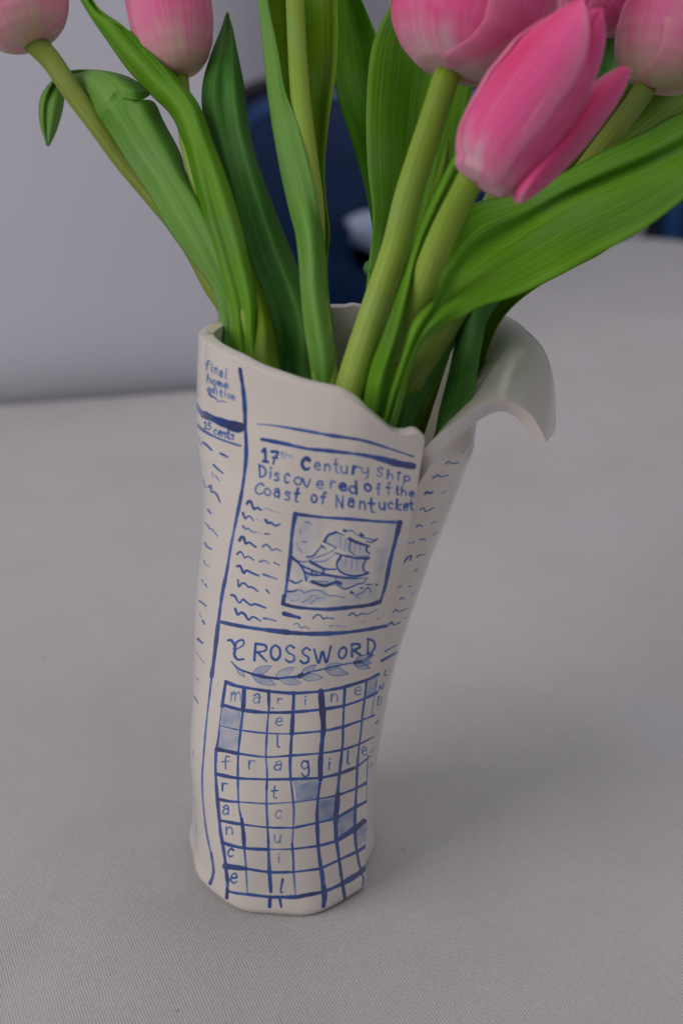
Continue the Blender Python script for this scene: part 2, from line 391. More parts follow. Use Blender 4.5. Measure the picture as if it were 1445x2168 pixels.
# pale folded napkin lying over the chair's seat back, strongly out of focus
def napkin():
    C = [[(742, 484), (752, 470), (775, 462), (800, 455), (840, 450)], [(744, 490), (758, 488), (780, 488), (805, 490), (840, 492)], [(750, 496), (768, 508), (785, 520), (805, 535), (840, 550)]]
    V = []
    for r, row in enumerate(C):
        for x, y in row:
            p = at(x, y, 1.78-(0.010 if r == 1 else 0)); V.append(p)
    G = np.array([tuple(v) for v in V]).reshape(3, 5, 3)
    A = np.stack([cr(G[:, j], 9) for j in range(5)], 1); B = np.stack([cr(A[i], 14) for i in range(9)], 0)
    o = mesh_obj('napkin', B.reshape(-1, 3), grid_faces(9, 14), simple('pale_blue_cloth', (0.42, 0.50, 0.66), 0.7, 0.15, 40))
    md = o.modifiers.new('thick', 'SOLIDIFY'); md.thickness = 0.012
    o['label'] = 'small pale blue and white blurred cloth in front of the dark blue chair back'; o['category'] = 'napkin'
napkin()
# ------------------------------------------------------------------ the painted decoration (ink strokes)
X0, Y0, CW, CH, SS = 392, 740, 680, 1200, 2.0
INK = np.zeros((int(CH*SS), int(CW*SS)), np.float32)
rs = np.random.RandomState(3)
def stroke(pts, w0=4, w1=None, d0=0.8, d1=None, smooth=True):
    w1 = w0 if w1 is None else w1; d1 = d0 if d1 is None else d1
    P = np.array(pts, float)
    if len(P) == 1: P = np.vstack([P, P+[[1.5, 0.5]]])
    L = np.sum(np.linalg.norm(np.diff(P, axis=0), axis=1))
    n = max(4, int(L/1.6))
    C = crlen(P, n) if (smooth and len(P) > 2) else np.stack([np.interp(np.linspace(0, 1, n), np.linspace(0, 1, len(P)), P[:, j]) for j in (0, 1)], 1)
    t = np.linspace(0, 1, n)
    W = (w0+(w1-w0)*t)*(1+0.16*np.sin(t*L/17+rs.rand()*6)+0.07*np.sin(t*L/5+rs.rand()*6))
    W = W*1.2+0.5
    D = np.minimum(1.15, 0.22+0.82*(d0+(d1-d0)*t))*(1+0.13*np.sin(t*L/23+rs.rand()*6))
    C = (C-[X0, Y0])*SS; r = W*SS/2
    for i in range(n):
        R_ = r[i]; x, y = C[i]; k = int(R_+3)
        xa, xb, ya, yb = int(x)-k, int(x)+k+1, int(y)-k, int(y)+k+1
        if xa < 0 or ya < 0 or xb > INK.shape[1] or yb > INK.shape[0]: continue
        yy, xx = np.mgrid[ya:yb, xa:xb]
        dd = np.hypot(xx-x, yy-y)
        a = np.clip((R_-dd)/1.8+0.5, 0, 1)
        v = D[i]*(0.86+0.14*np.clip(dd/max(R_, 1), 0, 1))*a
        INK[ya:yb, xa:xb] = np.maximum(INK[ya:yb, xa:xb], v)
def wash(poly, d=0.35, soft=2.0, streak=0.25, ang=0.3):
    P = (np.array(poly, float)-[X0, Y0])*SS
    xa, ya = np.maximum(P.min(0)-4, 0).astype(int); xb, yb = (P.max(0)+5).astype(int)
    yy, xx = np.mgrid[ya:yb, xa:xb]; ins = np.zeros(xx.shape, bool); md = np.full(xx.shape, 1e9)
    for i in range(len(P)):
        (ax, ay), (bx, by) = P[i-1], P[i]
        c = ((ay > yy) != (by > yy)) & (xx < (bx-ax)*(yy-ay)/((by-ay) if by != ay else 1e-9)+ax); ins ^= c
        L2 = (bx-ax)**2+(by-ay)**2+1e-9; t = np.clip(((xx-ax)*(bx-ax)+(yy-ay)*(by-ay))/L2, 0, 1)
        md = np.minimum(md, np.hypot(xx-ax-t*(bx-ax), yy-ay-t*(by-ay)))
    sd = np.where(ins, md, -md); a = np.clip(sd/(soft*SS)+0.5, 0, 1)
    s = 1+streak*np.sin((xx*math.cos(ang)+yy*math.sin(ang))*0.9+np.sin(yy*0.11)*2)*0.5+streak*(rs.rand(*xx.shape)-0.5)
    s = s*(1+0.30*np.sin(xx*0.05+yy*0.035+d*40)*np.cos(yy*0.06-xx*0.02)); v = 0.68*d*a*s; h, w_ = INK[ya:yb, xa:xb].shape
    INK[ya:yb, xa:xb] = np.maximum(INK[ya:yb, xa:xb], v[:h, :w_])
def Z(x0, y0, k, pts): return [(x0+x/k, y0+y/k) for x, y in pts]
def S(s): return [tuple(map(float, p.split(','))) for p in s.split()]

# letters as pen strokes in a unit box, y from the baseline (0) up to cap height (1); x-height 0.62
GL = {
 '1': ['0.1,.8 .5,1 .5,0', '.15,0 .9,0'], '7': ['0,.98 .9,1 .5,.5 .35,0', '.25,.5 .8,.52'], '5': ['.8,1 .2,1 .1,.55 .6,.6 .8,.3 .5,0 .1,.08'],
 'C': ['.95,.85 .6,1 .15,.7 .1,.3 .5,0 .95,.15'], 'D': ['.15,0 .12,1', '.1,1 .7,.85 .95,.45 .6,.1 .1,0'], 'N': ['.05,0 .12,1', '.12,1 .75,.05', '.75,.05 .9,1'],
 'S': ['.85,.85 .5,1 .15,.8 .35,.55 .75,.4 .8,.12 .4,0 .05,.15'], 'R': ['.15,0 .1,1', '.1,1 .7,.95 .75,.65 .2,.48', '.3,.48 .9,0'],
 'O': ['.5,1 .1,.75 .1,.25 .5,0 .9,.25 .9,.75 .5,1'], 'W': ['.02,.9 .22,0 .5,.7 .68,0 1,1'], 'L': ['.2,1 .15,0 .8,.05'],
 'a': ['.15,.5 .5,.62 .75,.45 .75,0', '.75,.35 .35,.38 .1,.2 .35,0 .75,.12'], 'c': ['.85,.5 .5,.62 .12,.35 .4,0 .85,.08'],
 'd': ['.8,1.05 .78,0', '.78,.45 .4,.6 .1,.3 .4,0 .78,.15'], 'e': ['.15,.32 .85,.36 .6,.62 .2,.5 .12,.2 .5,0 .9,.1'],
 'f': ['.85,.95 .55,1 .45,.7 .42,0', '.1,.58 .8,.6'], 'g': ['.8,.5 .4,.62 .1,.35 .4,.08 .8,.3', '.8,.6 .8,-.2 .4,-.4 .1,-.2'],
 'h': ['.12,1 .1,0', '.1,.35 .5,.6 .8,.4 .82,0'], 'i': ['.5,.55 .5,0', '.5,.85 .55,.86'], 'k': ['.15,1 .12,0', '.8,.6 .2,.28 .85,0'],
 'l': ['.5,1 .45,.1 .7,0'], 'm': ['.05,.6 .08,0', '.08,.4 .3,.62 .42,.4 .45,0', '.45,.4 .7,.62 .88,.4 .95,0'], 'n': ['.12,.6 .12,0', '.12,.38 .5,.62 .8,.42 .85,0'],
 'o': ['.5,.62 .12,.45 .12,.15 .5,0 .88,.15 .88,.45 .5,.62'], 'p': ['.12,.6 .1,-.35', '.12,.45 .55,.62 .85,.35 .5,.05 .12,.15'],
 'r': ['.15,.6 .18,0', '.18,.35 .45,.6 .85,.55'], 's': ['.8,.52 .45,.62 .2,.48 .7,.25 .65,.05 .1,.04'], 't': ['.5,1 .45,.1 .85,0', '.1,.62 .9,.64'],
 'u': ['.1,.6 .15,.15 .5,0 .82,.25', '.85,.6 .85,0'], 'v': ['.05,.6 .45,0 .9,.62'], 'w': ['.02,.6 .25,0 .5,.5 .72,0 .98,.62'], 'y': ['.1,.6 .2,.2 .6,.15 .85,.5', '.9,.62 .8,-.1 .45,-.4'],
}
def letter(ch, x, y, w_, h, lean=0.0, wd=3.2, d=0.6):
    """x, y: left end of the baseline; lean: rise of the baseline per px to the right"""
    w_ *= 0.92+0.18*rs.rand(); h *= 0.92+0.16*rs.rand(); y += rs.rand()*2-1; lean += (rs.rand()-.5)*.10; sk = (rs.rand()-.5)*.22
    for s in GL[ch]:
        pts = [(x+a*w_+(b*h)*(0.04+sk), y-b*h-lean*a*w_) for a, b in S(s)]
        stroke(pts, wd, wd*0.85, d*(0.85+0.3*rs.rand()), d*(0.7+0.4*rs.rand()))

# long rules
stroke(S('508,782 514,820 518,860 519,900 521,940 520,980 512,1040 500,1100 488,1160'), 7, 5, 1.0, .62)
stroke(S('488,1160 480,1210 470,1260 462,1320 455,1380 448,1432'), 5, 7, .62, 1.0)
stroke(S('448,1434 438,1520 431,1600 428,1650 430,1700 437,1760 447,1810'), 3.2, 3, .55, .7)
stroke(S('447,1806 452,1840 450,1856 445,1870'), 4, 6, .9, 1.0)
stroke(S('417,856 424,871 436,879'), 5, 13, .6, .9)
stroke(S('432,878 450,886 475,896 500,904 507,905'), 13, 16, 1.05, 1.1)
stroke(S('418,900 430,911 455,925 480,935 509,944'), 5, 3, .8, .6)
# masthead corner
for k, (t_, x, y, h, ln) in enumerate((('final', 434, 783, 21, -.40), ('home', 437, 808, 15, -.34), ('edition', 439, 829, 15, -.33))):
    wch = [10, 12, 8.5][k]
    for i, ch in enumerate(t_): letter(ch, x+i*wch, y-ln*i*wch*1.0, wch*.8, h, ln, 2.6, .5)
stroke(S('443,834 448,839 455,842 462,850 470,849 480,852'), 4, 2, .6, .3)
for i, ch in enumerate('15'): letter(ch, 432+i*8, 905+i*3.5, 7, 14, -.4, 2.6, .8)
for i, ch in enumerate('cents'): letter(ch, 452+i*9, 917+i*3.2, 8, 17, -.33, 2.8, .6)
# left column squiggles
for s, w_, d in (('420,925 428,947', 1.6, .5), ('430,937 438,943 448,953', 3.5, .7), ('467,960 482,968', 4, .7), ('452,984 462,994 472,1002', 3.5, .7), ('449,1000 451,1011', 2, .3), ('456,1007 464,1018', 2, .3),
                 ('429,1013 435,1032', 2.2, .7), ('441,1031 446,1029 448,1041 454,1042 460,1050 466,1063', 3, .65), ('429,1060 432,1068', 1.6, .3), ('440,1079 447,1088', 3, .6), ('434,1107 440,1112 443,1119 449,1121 460,1135', 2.4, .5),
                 ('434,1150 438,1157 448,1163', 3, .55), ('432,1187 435,1195 444,1200', 2, .45), ('428,1228 430,1234', 2, .4), ('434,1237 438,1243', 2.6, .6), ('422,1272 429,1277 436,1283', 3, .7), ('423,1300 426,1308', 1.6, .3), ('429,1314 433,1321', 2.8, .6),
                 ('419,1353 429,1362', 4, .8), ('415,1380 423,1391 432,1404', 1.6, .35), ('411,1474 419,1489', 2.5, .6), ('416,1435 420,1441', 1.8, .35), ('408,1590 411,1610', 1.5, .3), ('414,1745 417,1765', 1.6, .3), ('411,1690 414,1700', 1.5, .3)):
    stroke(S(s), w_*1.2, w_*.85, d*1.15, d*.95)
# rules above the headline
stroke(S('546,898 580,901 640,911 700,922'), 2.2, 6, .45, .8); stroke(S('700,922 760,931 800,942 840,955 875,967'), 6, 2.4, .85, .8)
stroke(S('554,930 600,939 650,950 700,955 760,962'), 6, 5.5, .85, .7); stroke(S('755,961 800,970 840,981 874,987'), 6, 13, .8, .85)
def line(items, wd, d):
    for ch, x, y, w_, h in items: letter(ch, x, y, w_, h, -.13, wd, d)
line([('1', 555, 977, 14, 26), ('7', 573, 980, 15, 24)], 4.4, .95)
line([('t', 593, 968, 8, 13), ('h', 603, 969, 11, 13)], 1.9, .35); stroke(S('614,962 621,972'), 1.6, 1.2, .3)
line([('C', 638, 993, 18, 24)], 6, .95); line([('e', 664, 993, 15, 24), ('n', 685, 996, 14, 24), ('t', 706, 1000, 12, 27), ('u', 720, 1001, 18, 26)], 3.2, .55)
line([('r', 743, 1003, 17, 27)], 4.4, .75); line([('y', 764, 1004, 17, 24), ('S', 796, 1008, 15, 18), ('h', 818, 1014, 15, 20), ('i', 840, 1017, 6, 20), ('p', 853, 1019, 15, 18)], 3, .55); stroke([(844, 1001)], 5, 5, .95)
line([('D', 548, 1010, 17, 27), ('i', 569, 1012, 6, 24), ('s', 580, 1017, 12, 30), ('c', 600, 1021, 13, 30)], 3.6, .66)
line([('o', 621, 1025, 16, 26), ('v', 640, 1030, 20, 30), ('e', 668, 1032, 16, 26), ('r', 697, 1033, 13, 22)], 3.4, .52)
line([('e', 717, 1037, 17, 25), ('d', 737, 1043, 21, 27), ('o', 771, 1039, 16, 24)], 4.4, .78)
line([('f', 796, 1047, 11, 25), ('f', 817, 1046, 12, 27)], 3.2, .55); line([('t', 837, 1046, 8, 18), ('h', 848, 1048, 13, 18), ('e', 865, 1051, 11, 18)], 3.2, .62)
line([('C', 538, 1045, 17, 24), ('o', 559, 1047, 15, 24), ('a', 579, 1052, 16, 28), ('s', 601, 1058, 15, 28)], 3.4, .6)
line([('t', 620, 1062, 13, 29)], 4.4, .85); line([('o', 658, 1062, 14, 26), ('f', 677, 1065, 13, 24), ('N', 711, 1075, 17, 27)], 3.4, .58)
line([('a', 735, 1073, 16, 27), ('n', 759, 1077, 15, 28), ('t', 779, 1082, 16, 30), ('u', 801, 1077, 14, 24), ('c', 820, 1077, 13, 24), ('k', 836, 1079, 13, 22), ('e', 852, 1080, 11, 22), ('t', 866, 1078, 9, 20)], 3.6, .62)
# newspaper text as squiggles
for s, w_, d in (
 ('523,1066 527,1061 532,1064 535,1073 538,1078 545,1075 552,1080', 4.6, .95), ('555,1079 565,1077 577,1082 592,1086', 1.8, .35), ('514,1086 519,1098 525,1093 531,1095 537,1103', 3.6, .8), ('544,1100 554,1105', 1.5, .3), ('562,1101 567,1107 574,1107 583,1113 592,1110', 4.2, .85),
 ('514,1114 520,1120 526,1119 533,1126 543,1127', 3.2, .6), ('549,1128 556,1130', 1.5, .3), ('562,1130 571,1131', 3.6, .65), ('507,1144 511,1137 516,1139 520,1151 527,1148 534,1153 541,1158', 5.2, 1.0), ('556,1157 563,1153 570,1158 576,1165 585,1162 595,1167', 3.2, .65),
 ('502,1173 508,1168 513,1172 518,1181 525,1178 537,1186', 3.4, .75), ('550,1189 560,1187 569,1193', 3.2, .65), ('580,1191 592,1197', 3.4, .65), ('502,1199 508,1198 512,1206 516,1213 522,1208 535,1214 548,1219', 4.4, .85), ('557,1216 572,1221 586,1226', 3.4, .6),
 ('504,1228 505,1242 512,1235 519,1236 526,1243 533,1243 546,1252', 3.6, .8), ('564,1249 570,1256', 4, .75), ('490,1260 497,1262 503,1273 508,1276 514,1269 521,1274 531,1281 540,1279 562,1287', 4.2, .85), ('498,1289 503,1301 511,1297 519,1302 526,1312 536,1306 552,1315', 4.2, .85), ('558,1309 571,1311 584,1315', 3.8, .65),
 ('601,1299 615,1303 634,1308', 9, 1.0), ('662,1309 670,1302 678,1303 684,1310 692,1308 706,1310', 3.2, .7), ('738,1303 746,1298 755,1304 765,1299 778,1300 798,1290', 2.4, .55), ('622,1322 630,1320 636,1329 645,1327 654,1331', 2.4, .5), ('697,1326 706,1324', 2.4, .45), ('711,1325 732,1327', 2, .4), ('765,1318 776,1314', 2, .4), ('799,1311 806,1306', 2, .4)):
    stroke(S(s), w_, w_*.65, d, d*.8)
# framed picture of a sailing ship
wash(S('628,1092 660,1096 690,1105 676,1140 650,1180 690,1160 700,1200 640,1230 604,1270 650,1280 720,1282 800,1268 838,1110 820,1108 812,1150 790,1240 700,1262 640,1240 618,1200'), .13, 12, .2)
wash(S('626,1092 660,1098 655,1130 632,1170 622,1160'), .22, 14, .3); wash(S('798,1160 824,1160 812,1215 792,1215'), .22, 14, .3); wash(S('606,1250 690,1245 700,1275 640,1282 604,1272'), .26, 12, .3); wash(S('745,1255 800,1235 796,1268 740,1278'), .22, 14, .3)
stroke(S('624,1088 680,1095 740,1099 800,1104 846,1106'), 5, 5, .85, .6); stroke(S('625,1088 618,1130 614,1180 609,1220 603,1265'), 7, 5.5, .95, .6); stroke(S('601,1262 599,1278'), 7, 8, 1.05)
stroke(S('600,1279 630,1286 690,1290 740,1286 780,1281 803,1274'), 5, 7, .9, 1.05); stroke(S('846,1106 835,1150 825,1190 815,1240 805,1272'), 8, 5, 1.0, .75)
K3 = (590, 1070, 5.352)
for p, w_, d in (
 ([(150, 590), (240, 670), (290, 760), (310, 850)], 4.5, .9), ([(210, 625), (300, 640), (390, 600), (500, 565), (600, 520), (650, 470)], 1.8, .45), ([(320, 585), (390, 570), (450, 500), (490, 460)], 3, .75), ([(480, 455), (525, 490)], 3, .7),
 ([(360, 640), (430, 680), (520, 720), (640, 725)], 4, .8), ([(400, 640), (520, 630), (600, 580), (640, 540)], 1.6, .4), ([(515, 410), (560, 340), (640, 310)], 4, .8), ([(640, 300), (740, 340)], 3, .6), ([(515, 410), (600, 455), (650, 480)], 2.6, .6),
 ([(800, 380), (900, 425), (1020, 460)], 4.6, .85), ([(740, 285), (760, 290)], 5, .9), ([(760, 300), (820, 285), (880, 330), (930, 345)], 1.8, .55), ([(930, 330), (950, 345)], 5, .9), ([(915, 355), (1000, 375), (1080, 390), (1120, 375), (1060, 415), (990, 410)], 2, .6),
 ([(810, 400), (800, 500), (850, 560), (900, 580), (1020, 575)], 2.4, .6), ([(1000, 465), (990, 510), (1025, 545)], 2.8, .7), ([(640, 540), (720, 565), (760, 575)], 2.4, .6), ([(755, 575), (800, 580), (880, 600), (1020, 600)], 4, .9),
 ([(700, 580), (660, 650), (670, 720), (740, 775), (850, 800), (940, 790), (1010, 765)], 4, .8), ([(990, 610), (955, 680), (965, 740), (1015, 768)], 3.2, .75), ([(760, 600), (750, 690)], 1.4, .3), ([(830, 610), (820, 740)], 1.4, .3), ([(890, 615), (880, 750)], 1.4, .3),
 ([(700, 360), (690, 470)], 1.4, .3), ([(760, 380), (745, 500)], 1.4, .3), ([(860, 440), (850, 540)], 1.4, .3), ([(920, 455), (915, 560)], 1.4, .3), ([(240, 670), (340, 720), (480, 765), (640, 800), (820, 830)], 2.8, .7), ([(300, 760), (400, 790), (520, 790), (700, 815), (880, 830)], 3.8, .75),
 ([(310, 850), (340, 790), (330, 770)], 2, .5), ([(380, 740), (370, 790)], 4, .7), ([(420, 755), (415, 790)], 3, .6), ([(510, 720), (500, 770)], 4.5, .7), ([(640, 830), (650, 870)], 2, .4), ([(380, 865), (440, 890), (520, 910), (590, 890), (660, 870), (700, 885)], 6, .9),
 ([(340, 870), (420, 860), (560, 870)], 2, .45), ([(660, 900), (740, 945), (830, 920), (900, 890), (950, 880), (1000, 820)], 2.6, .6), ([(880, 830), (1000, 820)], 2, .5), ([(130, 850), (190, 880), (260, 852)], 3.2, .8), ([(100, 975), (160, 975), (200, 960)], 2.6, .65),
 ([(160, 970), (240, 960), (290, 990), (350, 970), (430, 960), (500, 985), (560, 1020), (640, 1025), (740, 1045)], 1.8, .5), ([(130, 1080), (200, 1075), (240, 1020), (180, 1010)], 1.5, .35), ([(260, 1100), (340, 1060), (380, 1020)], 1.5, .35), ([(360, 1110), (440, 1060), (520, 1050)], 1.5, .35), ([(400, 1020), (440, 1030), (450, 1060)], 1.5, .35),
 ([(820, 985), (840, 995)], 4.6, .85), ([(840, 1000), (880, 1020)], 1.8, .5), ([(990, 895), (1050, 895)], 2.6, .6), ([(1100, 895), (1120, 900)], 3, .6), ([(890, 1010), (960, 980), (1000, 930), (1030, 950), (1035, 985)], 2, .5), ([(930, 935), (950, 940)], 3, .5), ([(870, 1030), (920, 1060)], 1.6, .4),
 ([(300, 190), (340, 195), (370, 220)], 2.4, .55), ([(250, 280), (245, 340)], 2, .3), ([(270, 410), (310, 420)], 2.2, .45), ([(230, 490), (265, 535)], 2, .4)):
    stroke(Z(*K3, p), w_+.3, w_*.75+.3, d*1.15, d)
wash(Z(*K3, [(540, 400), (650, 320), (800, 380), (1010, 470), (1000, 560), (860, 560), (640, 480)]), .20, 3, .4); wash(Z(*K3, [(680, 600), (1000, 610), (970, 760), (760, 770), (680, 700)]), .22, 3, .4); wash(Z(*K3, [(300, 770), (700, 830), (960, 840), (900, 880), (740, 930), (400, 880)]), .22, 3, .3)
# rule and the crossword heading
stroke(S('464,1316 500,1324 550,1332 610,1339'), 5, 8, .8, .9); stroke(S('605,1339 660,1342 720,1340 770,1334 818,1325'), 8, 5, .9, .75)
K6 = (450, 1330, 3.705)
stroke(Z(*K6, [(122, 95), (150, 98), (178, 150), (170, 205), (195, 245), (242, 243)]), 4.6, 3.6, .8); stroke(Z(*K6, [(168, 165), (190, 110), (235, 92), (242, 130), (190, 165)]), 3.4, 3, .65)
for ch, x, y, w_, h, ln in (('R', 308, 250, 120, 140, -.1), ('O', 452, 250, 84, 122, 0), ('S', 570, 268, 85, 125, 0), ('S', 683, 278, 88, 125, .05), ('W', 800, 278, 140, 120, .12), ('O', 980, 238, 70, 96, .1), ('R', 1078, 225, 96, 92, .12), ('D', 1205, 205, 66, 110, .15)):
    xx, yy = Z(*K6, [(x, y)])[0]; letter(ch, xx, yy, w_/3.705, h/3.705, ln, 4.2, .72)
stroke(Z(*K6, [(148, 262), (200, 315), (310, 360)]), 2.4, 4, .55, .9); stroke(Z(*K6, [(310, 360), (400, 382), (510, 395)]), 4.5, 5.5, .95, 1.0); stroke(Z(*K6, [(510, 395), (600, 385), (690, 375), (760, 345)]), 3, 4, .7, .9); stroke(Z(*K6, [(680, 378), (700, 365)]), 7, 6, 1.0)
stroke(Z(*K6, [(760, 345), (850, 325), (950, 300), (1060, 278), (1170, 258), (1250, 205)]), 2.4, 3, .55, .7); stroke(Z(*K6, [(1110, 270), (1170, 262)]), 5, 4, .95)
for a, b, d in (((310, 360), (460, 298), .42), ((310, 368), (492, 446), .46), ((490, 392), (640, 308), .33), ((520, 400), (690, 430), .36), ((690, 372), (812, 288), .5), ((695, 384), (862, 386), .4), ((875, 318), (1015, 280), .4), ((880, 325), (1062, 358), .42), ((1110, 268), (1262, 210), .5), ((1110, 275), (1244, 270), .6), ((1105, 280), (1232, 312), .55), ((190, 312), (252, 382), .5)):
    a, b = np.array(a, float), np.array(b, float); n_ = np.array([-(b-a)[1], (b-a)[0]])*.17
    P_ = [a, a+(b-a)*.3+n_, a+(b-a)*.7+n_*.8, b, a+(b-a)*.7-n_*.8, a+(b-a)*.3-n_]
    wash(Z(*K6, P_), d*.8, 1.2, .5, 1.2); stroke(Z(*K6, [P_[0], P_[1], P_[2], P_[3]]), 1.6, 1.4, d); stroke(Z(*K6, [P_[0], P_[5], P_[4], P_[3]]), 1.6, 1.4, d*1.15)
# crossword grid
K4 = (380, 1420, 2.779)
def zz(s): return Z(*K4, S(s))
for s, w0, w1, d0, d1 in (
 ('272,65 262,130 250,210', 6, 5, .95, .8), ('250,210 238,300 228,400 215,470', 2.4, 3.5, .6, .75), ('215,470 212,560 215,650 222,740 232,850 240,940 252,1010', 4.4, 6.5, .75, .95), ('252,1010 265,1090 275,1180 283,1235', 6, 6, .95, .9), ('284,1230 280,1290', 5, 5, .6, .6), ('281,1285 278,1335', 6, 7, 1.0, 1.0),
 ('380,100 377,180 373,235', 6, 7, .95, .95), ('372,250 362,330 352,420 345,500 343,600 345,720 350,800 365,880', 4, 3.4, .75, .6), ('365,870 375,950 380,1030', 5.5, 6, .9, .95), ('380,1040 388,1120 393,1200 400,1320', 3.6, 2.6, .7, .35),
 ('525,120 525,180 526,240', 6, 4, .95, .8), ('525,245 518,300 512,400 508,500 515,600 512,700', 3, 3.4, .6, .7), ('512,700 512,800 517,900 522,1000', 2.8, 4.4, .6, .75), ('522,1000 525,1100 530,1200 537,1300', 5, 6.4, .7, .75), ('532,1330 530,1388', 5.5, 5, .8, .85),
 ('672,130 668,230 660,370', 6, 6.4, .9, .95), ('660,370 655,450 650,550 653,635', 5, 4.4, .85, .75), ('653,640 665,740 672,830 668,930 662,1020', 3.4, 3, .65, .55), ('662,1020 668,1100 672,1200 682,1320', 4.6, 2.6, .7, .4),
 ('832,120 835,180 842,260 847,345', 10, 9, 1.05, 1.05), ('846,345 835,450 828,550 828,640', 9, 7, 1.0, .9), ('828,640 815,740 808,840 810,930', 4.4, 5.4, .75, .8), ('810,930 815,1030 825,1120 838,1200 845,1280', 6, 7, .75, .8), ('846,1270 852,1330 846,1385', 8.5, 8, .98, 1.0),
 ('972,95 968,170 962,300 960,420', 4.6, 3.6, .8, .7), ('960,420 950,520 938,620 930,720', 3.4, 6, .7, .95), ('930,720 925,800 918,880 922,985', 8, 8, 1.05, 1.0), ('920,980 935,1090 950,1200', 6.4, 5, .95, .95), ('950,1200 962,1280 972,1340', 4.6, 5, .95, 1.0),
 ('1098,55 1090,150 1075,260 1065,370', 3.6, 3.2, .75, .7), ('1065,370 1055,450 1045,560 1040,680 1035,780 1030,900', 3.4, 4.6, .7, .85), ('1030,900 1035,1010 1050,1110 1070,1190', 5, 4, .85, .85), ('1068,1190 1082,1225 1076,1262', 3.4, 3.6, .9, .9),
 ('1160,60 1145,150 1130,260', 2, 2, .45, .45), ('1108,500 1102,620 1100,750', 2, 2, .5, .5),
 ('272,65 320,85 380,98 525,122', 5.4, 5.4, .85, .85), ('525,122 672,132 832,122', 5, 5, .85, .85), ('832,122 900,110 972,95 1098,55 1170,20', 5, 5, .8, .85),
 ('258,202 320,220 375,232 450,242', 6, 6, .9, 1.0), ('450,242 520,246 665,244 840,228', 5, 4.6, .9, .8), ('840,228 968,205 1085,165 1160,128', 5, 4, .8, .75),
 ('240,325 360,350 510,368 655,372', 2.6, 3, .55, .6), ('655,372 840,355 962,330', 3.6, 4.4, .65, .75), ('962,330 1075,290 1145,262', 4.4, 3.6, .75, .7),
 ('220,462 280,474 345,488', 8, 6, 1.05, .95), ('345,488 508,508 650,500', 3.4, 3.4, .75, .7), ('650,500 835,485 955,465 1060,430 1135,392', 3.8, 3.4, .75, .7),
 ('215,608 343,632 515,640', 5.6, 3.4, .95, .7), ('515,640 655,638 828,632', 5, 4.4, .85, .85), ('828,632 940,605 1045,565', 4.8, 5, .85, .95), ('1045,565 1100,520 1125,500', 3, 2.6, .7, .6),
 ('225,755 290,768 348,772', 4.6, 3.4, .95, .7), ('348,772 512,782 670,774', 2.6, 2.4, .6, .5), ('670,774 815,755 925,735', 2.8, 3.4, .55, .65), ('925,735 1038,692 1105,655', 4.4, 4.6, .8, .8),
 ('235,880 300,893 370,905', 5, 5, .95, .9), ('370,905 518,922 668,925', 3.4, 3.2, .7, .6), ('668,925 810,895 918,870', 3.6, 4.4, .65, .8), ('918,870 1030,805 1105,765', 4.4, 5, .8, .85),
 ('250,1010 310,1030 382,1045', 5, 5, .95, .9), ('382,1045 460,1050 523,1052', 6, 5, .95, .85), ('523,1052 662,1050', 2.8, 3, .55, .6), ('662,1050 815,1030 920,1003', 3.6, 4.4, .65, .8), ('920,1003 1030,930 1085,885', 7, 9, .95, 1.0),
 ('270,1150 330,1158 392,1165', 9, 8, 1.1, 1.05), ('392,1165 528,1185 672,1185', 5, 4, .85, .75), ('672,1185 828,1165', 4, 3.8, .7, .7), ('828,1165 940,1112 1050,1060 1105,1022', 4, 5, .7, .9),
 ('283,1297 340,1310 398,1316 535,1332', 5, 4.6, .72, .72), ('535,1332 680,1332 720,1325', 6, 6.4, .85, .95), ('720,1325 845,1300 955,1255', 6, 6, .98, .95), ('955,1255 1060,1188 1105,1142', 8, 9, 1.0, .95)):
    stroke(zz(s), w0, w1, d0, d1)
for s, d in (('255,215 362,238 355,340 245,322', .42), ('240,335 352,355 345,475 228,458', .34), ('665,650 818,645 812,760 690,775 680,700', .40), ('690,670 800,650 810,750 700,768', .46), ('815,765 920,745 915,868 812,890', .52), ('932,850 1025,815 1018,930 940,975', .48), ('1038,925 1100,885 1100,1000 1040,1035', .44), ('1100,62 1165,35 1150,125 1092,155', .42), ('1100,62 1130,50 1122,140 1092,155', .38)):
    wash(zz(s), d, 1.5, .35, 1.4)
for ch, x, y, w_, h, wd, d in (('m', 298, 178, 66, 80, 2.6, .45), ('a', 425, 195, 58, 85, 2.6, .5), ('r', 570, 192, 36, 45, 2.2, .45), ('i', 725, 205, 24, 55, 2.8, .45), ('n', 885, 185, 50, 75, 2.8, .5), ('e', 1022, 142, 46, 75, 2.6, .4),
                             ('f', 245, 578, 62, 80, 2.6, .55), ('r', 400, 580, 55, 80, 2.6, .6), ('a', 548, 588, 55, 90, 2.6, .45), ('g', 712, 585, 62, 90, 3, .65), ('i', 862, 582, 30, 75, 3.4, .7), ('l', 968, 548, 40, 75, 3.2, .7), ('e', 1070, 500, 36, 85, 2.6, .5),
                             ('r', 245, 705, 44, 70, 3, .65), ('t', 535, 748, 44, 68, 2.8, .6), ('c', 556, 870, 42, 80, 2.2, .35), ('c', 278, 1092, 40, 75, 3, .75), ('i', 565, 1128, 36, 55, 2.8, .4), ('e', 295, 1250, 44, 90, 3.4, .62), ('l', 572, 1305, 44, 75, 3.8, .85), ('e', 560, 325, 46, 75, 2.2, .45), ('a', 250, 845, 46, 90, 3.2, .65), ('n', 270, 960, 50, 70, 3, .6), ('u', 552, 1010, 50, 75, 2.6, .45), ('l', 555, 450, 50, 70, 3, .6)):
    a = Z(*K4, [(x, y)])[0]; letter(ch, a[0], a[1], w_/2.779, h/2.779, .02, wd, d)
stroke(zz('590,1345 598,1388'), 5, 4, .8); stroke([(576, 1499)], 2.2, 2.2, 1.15)
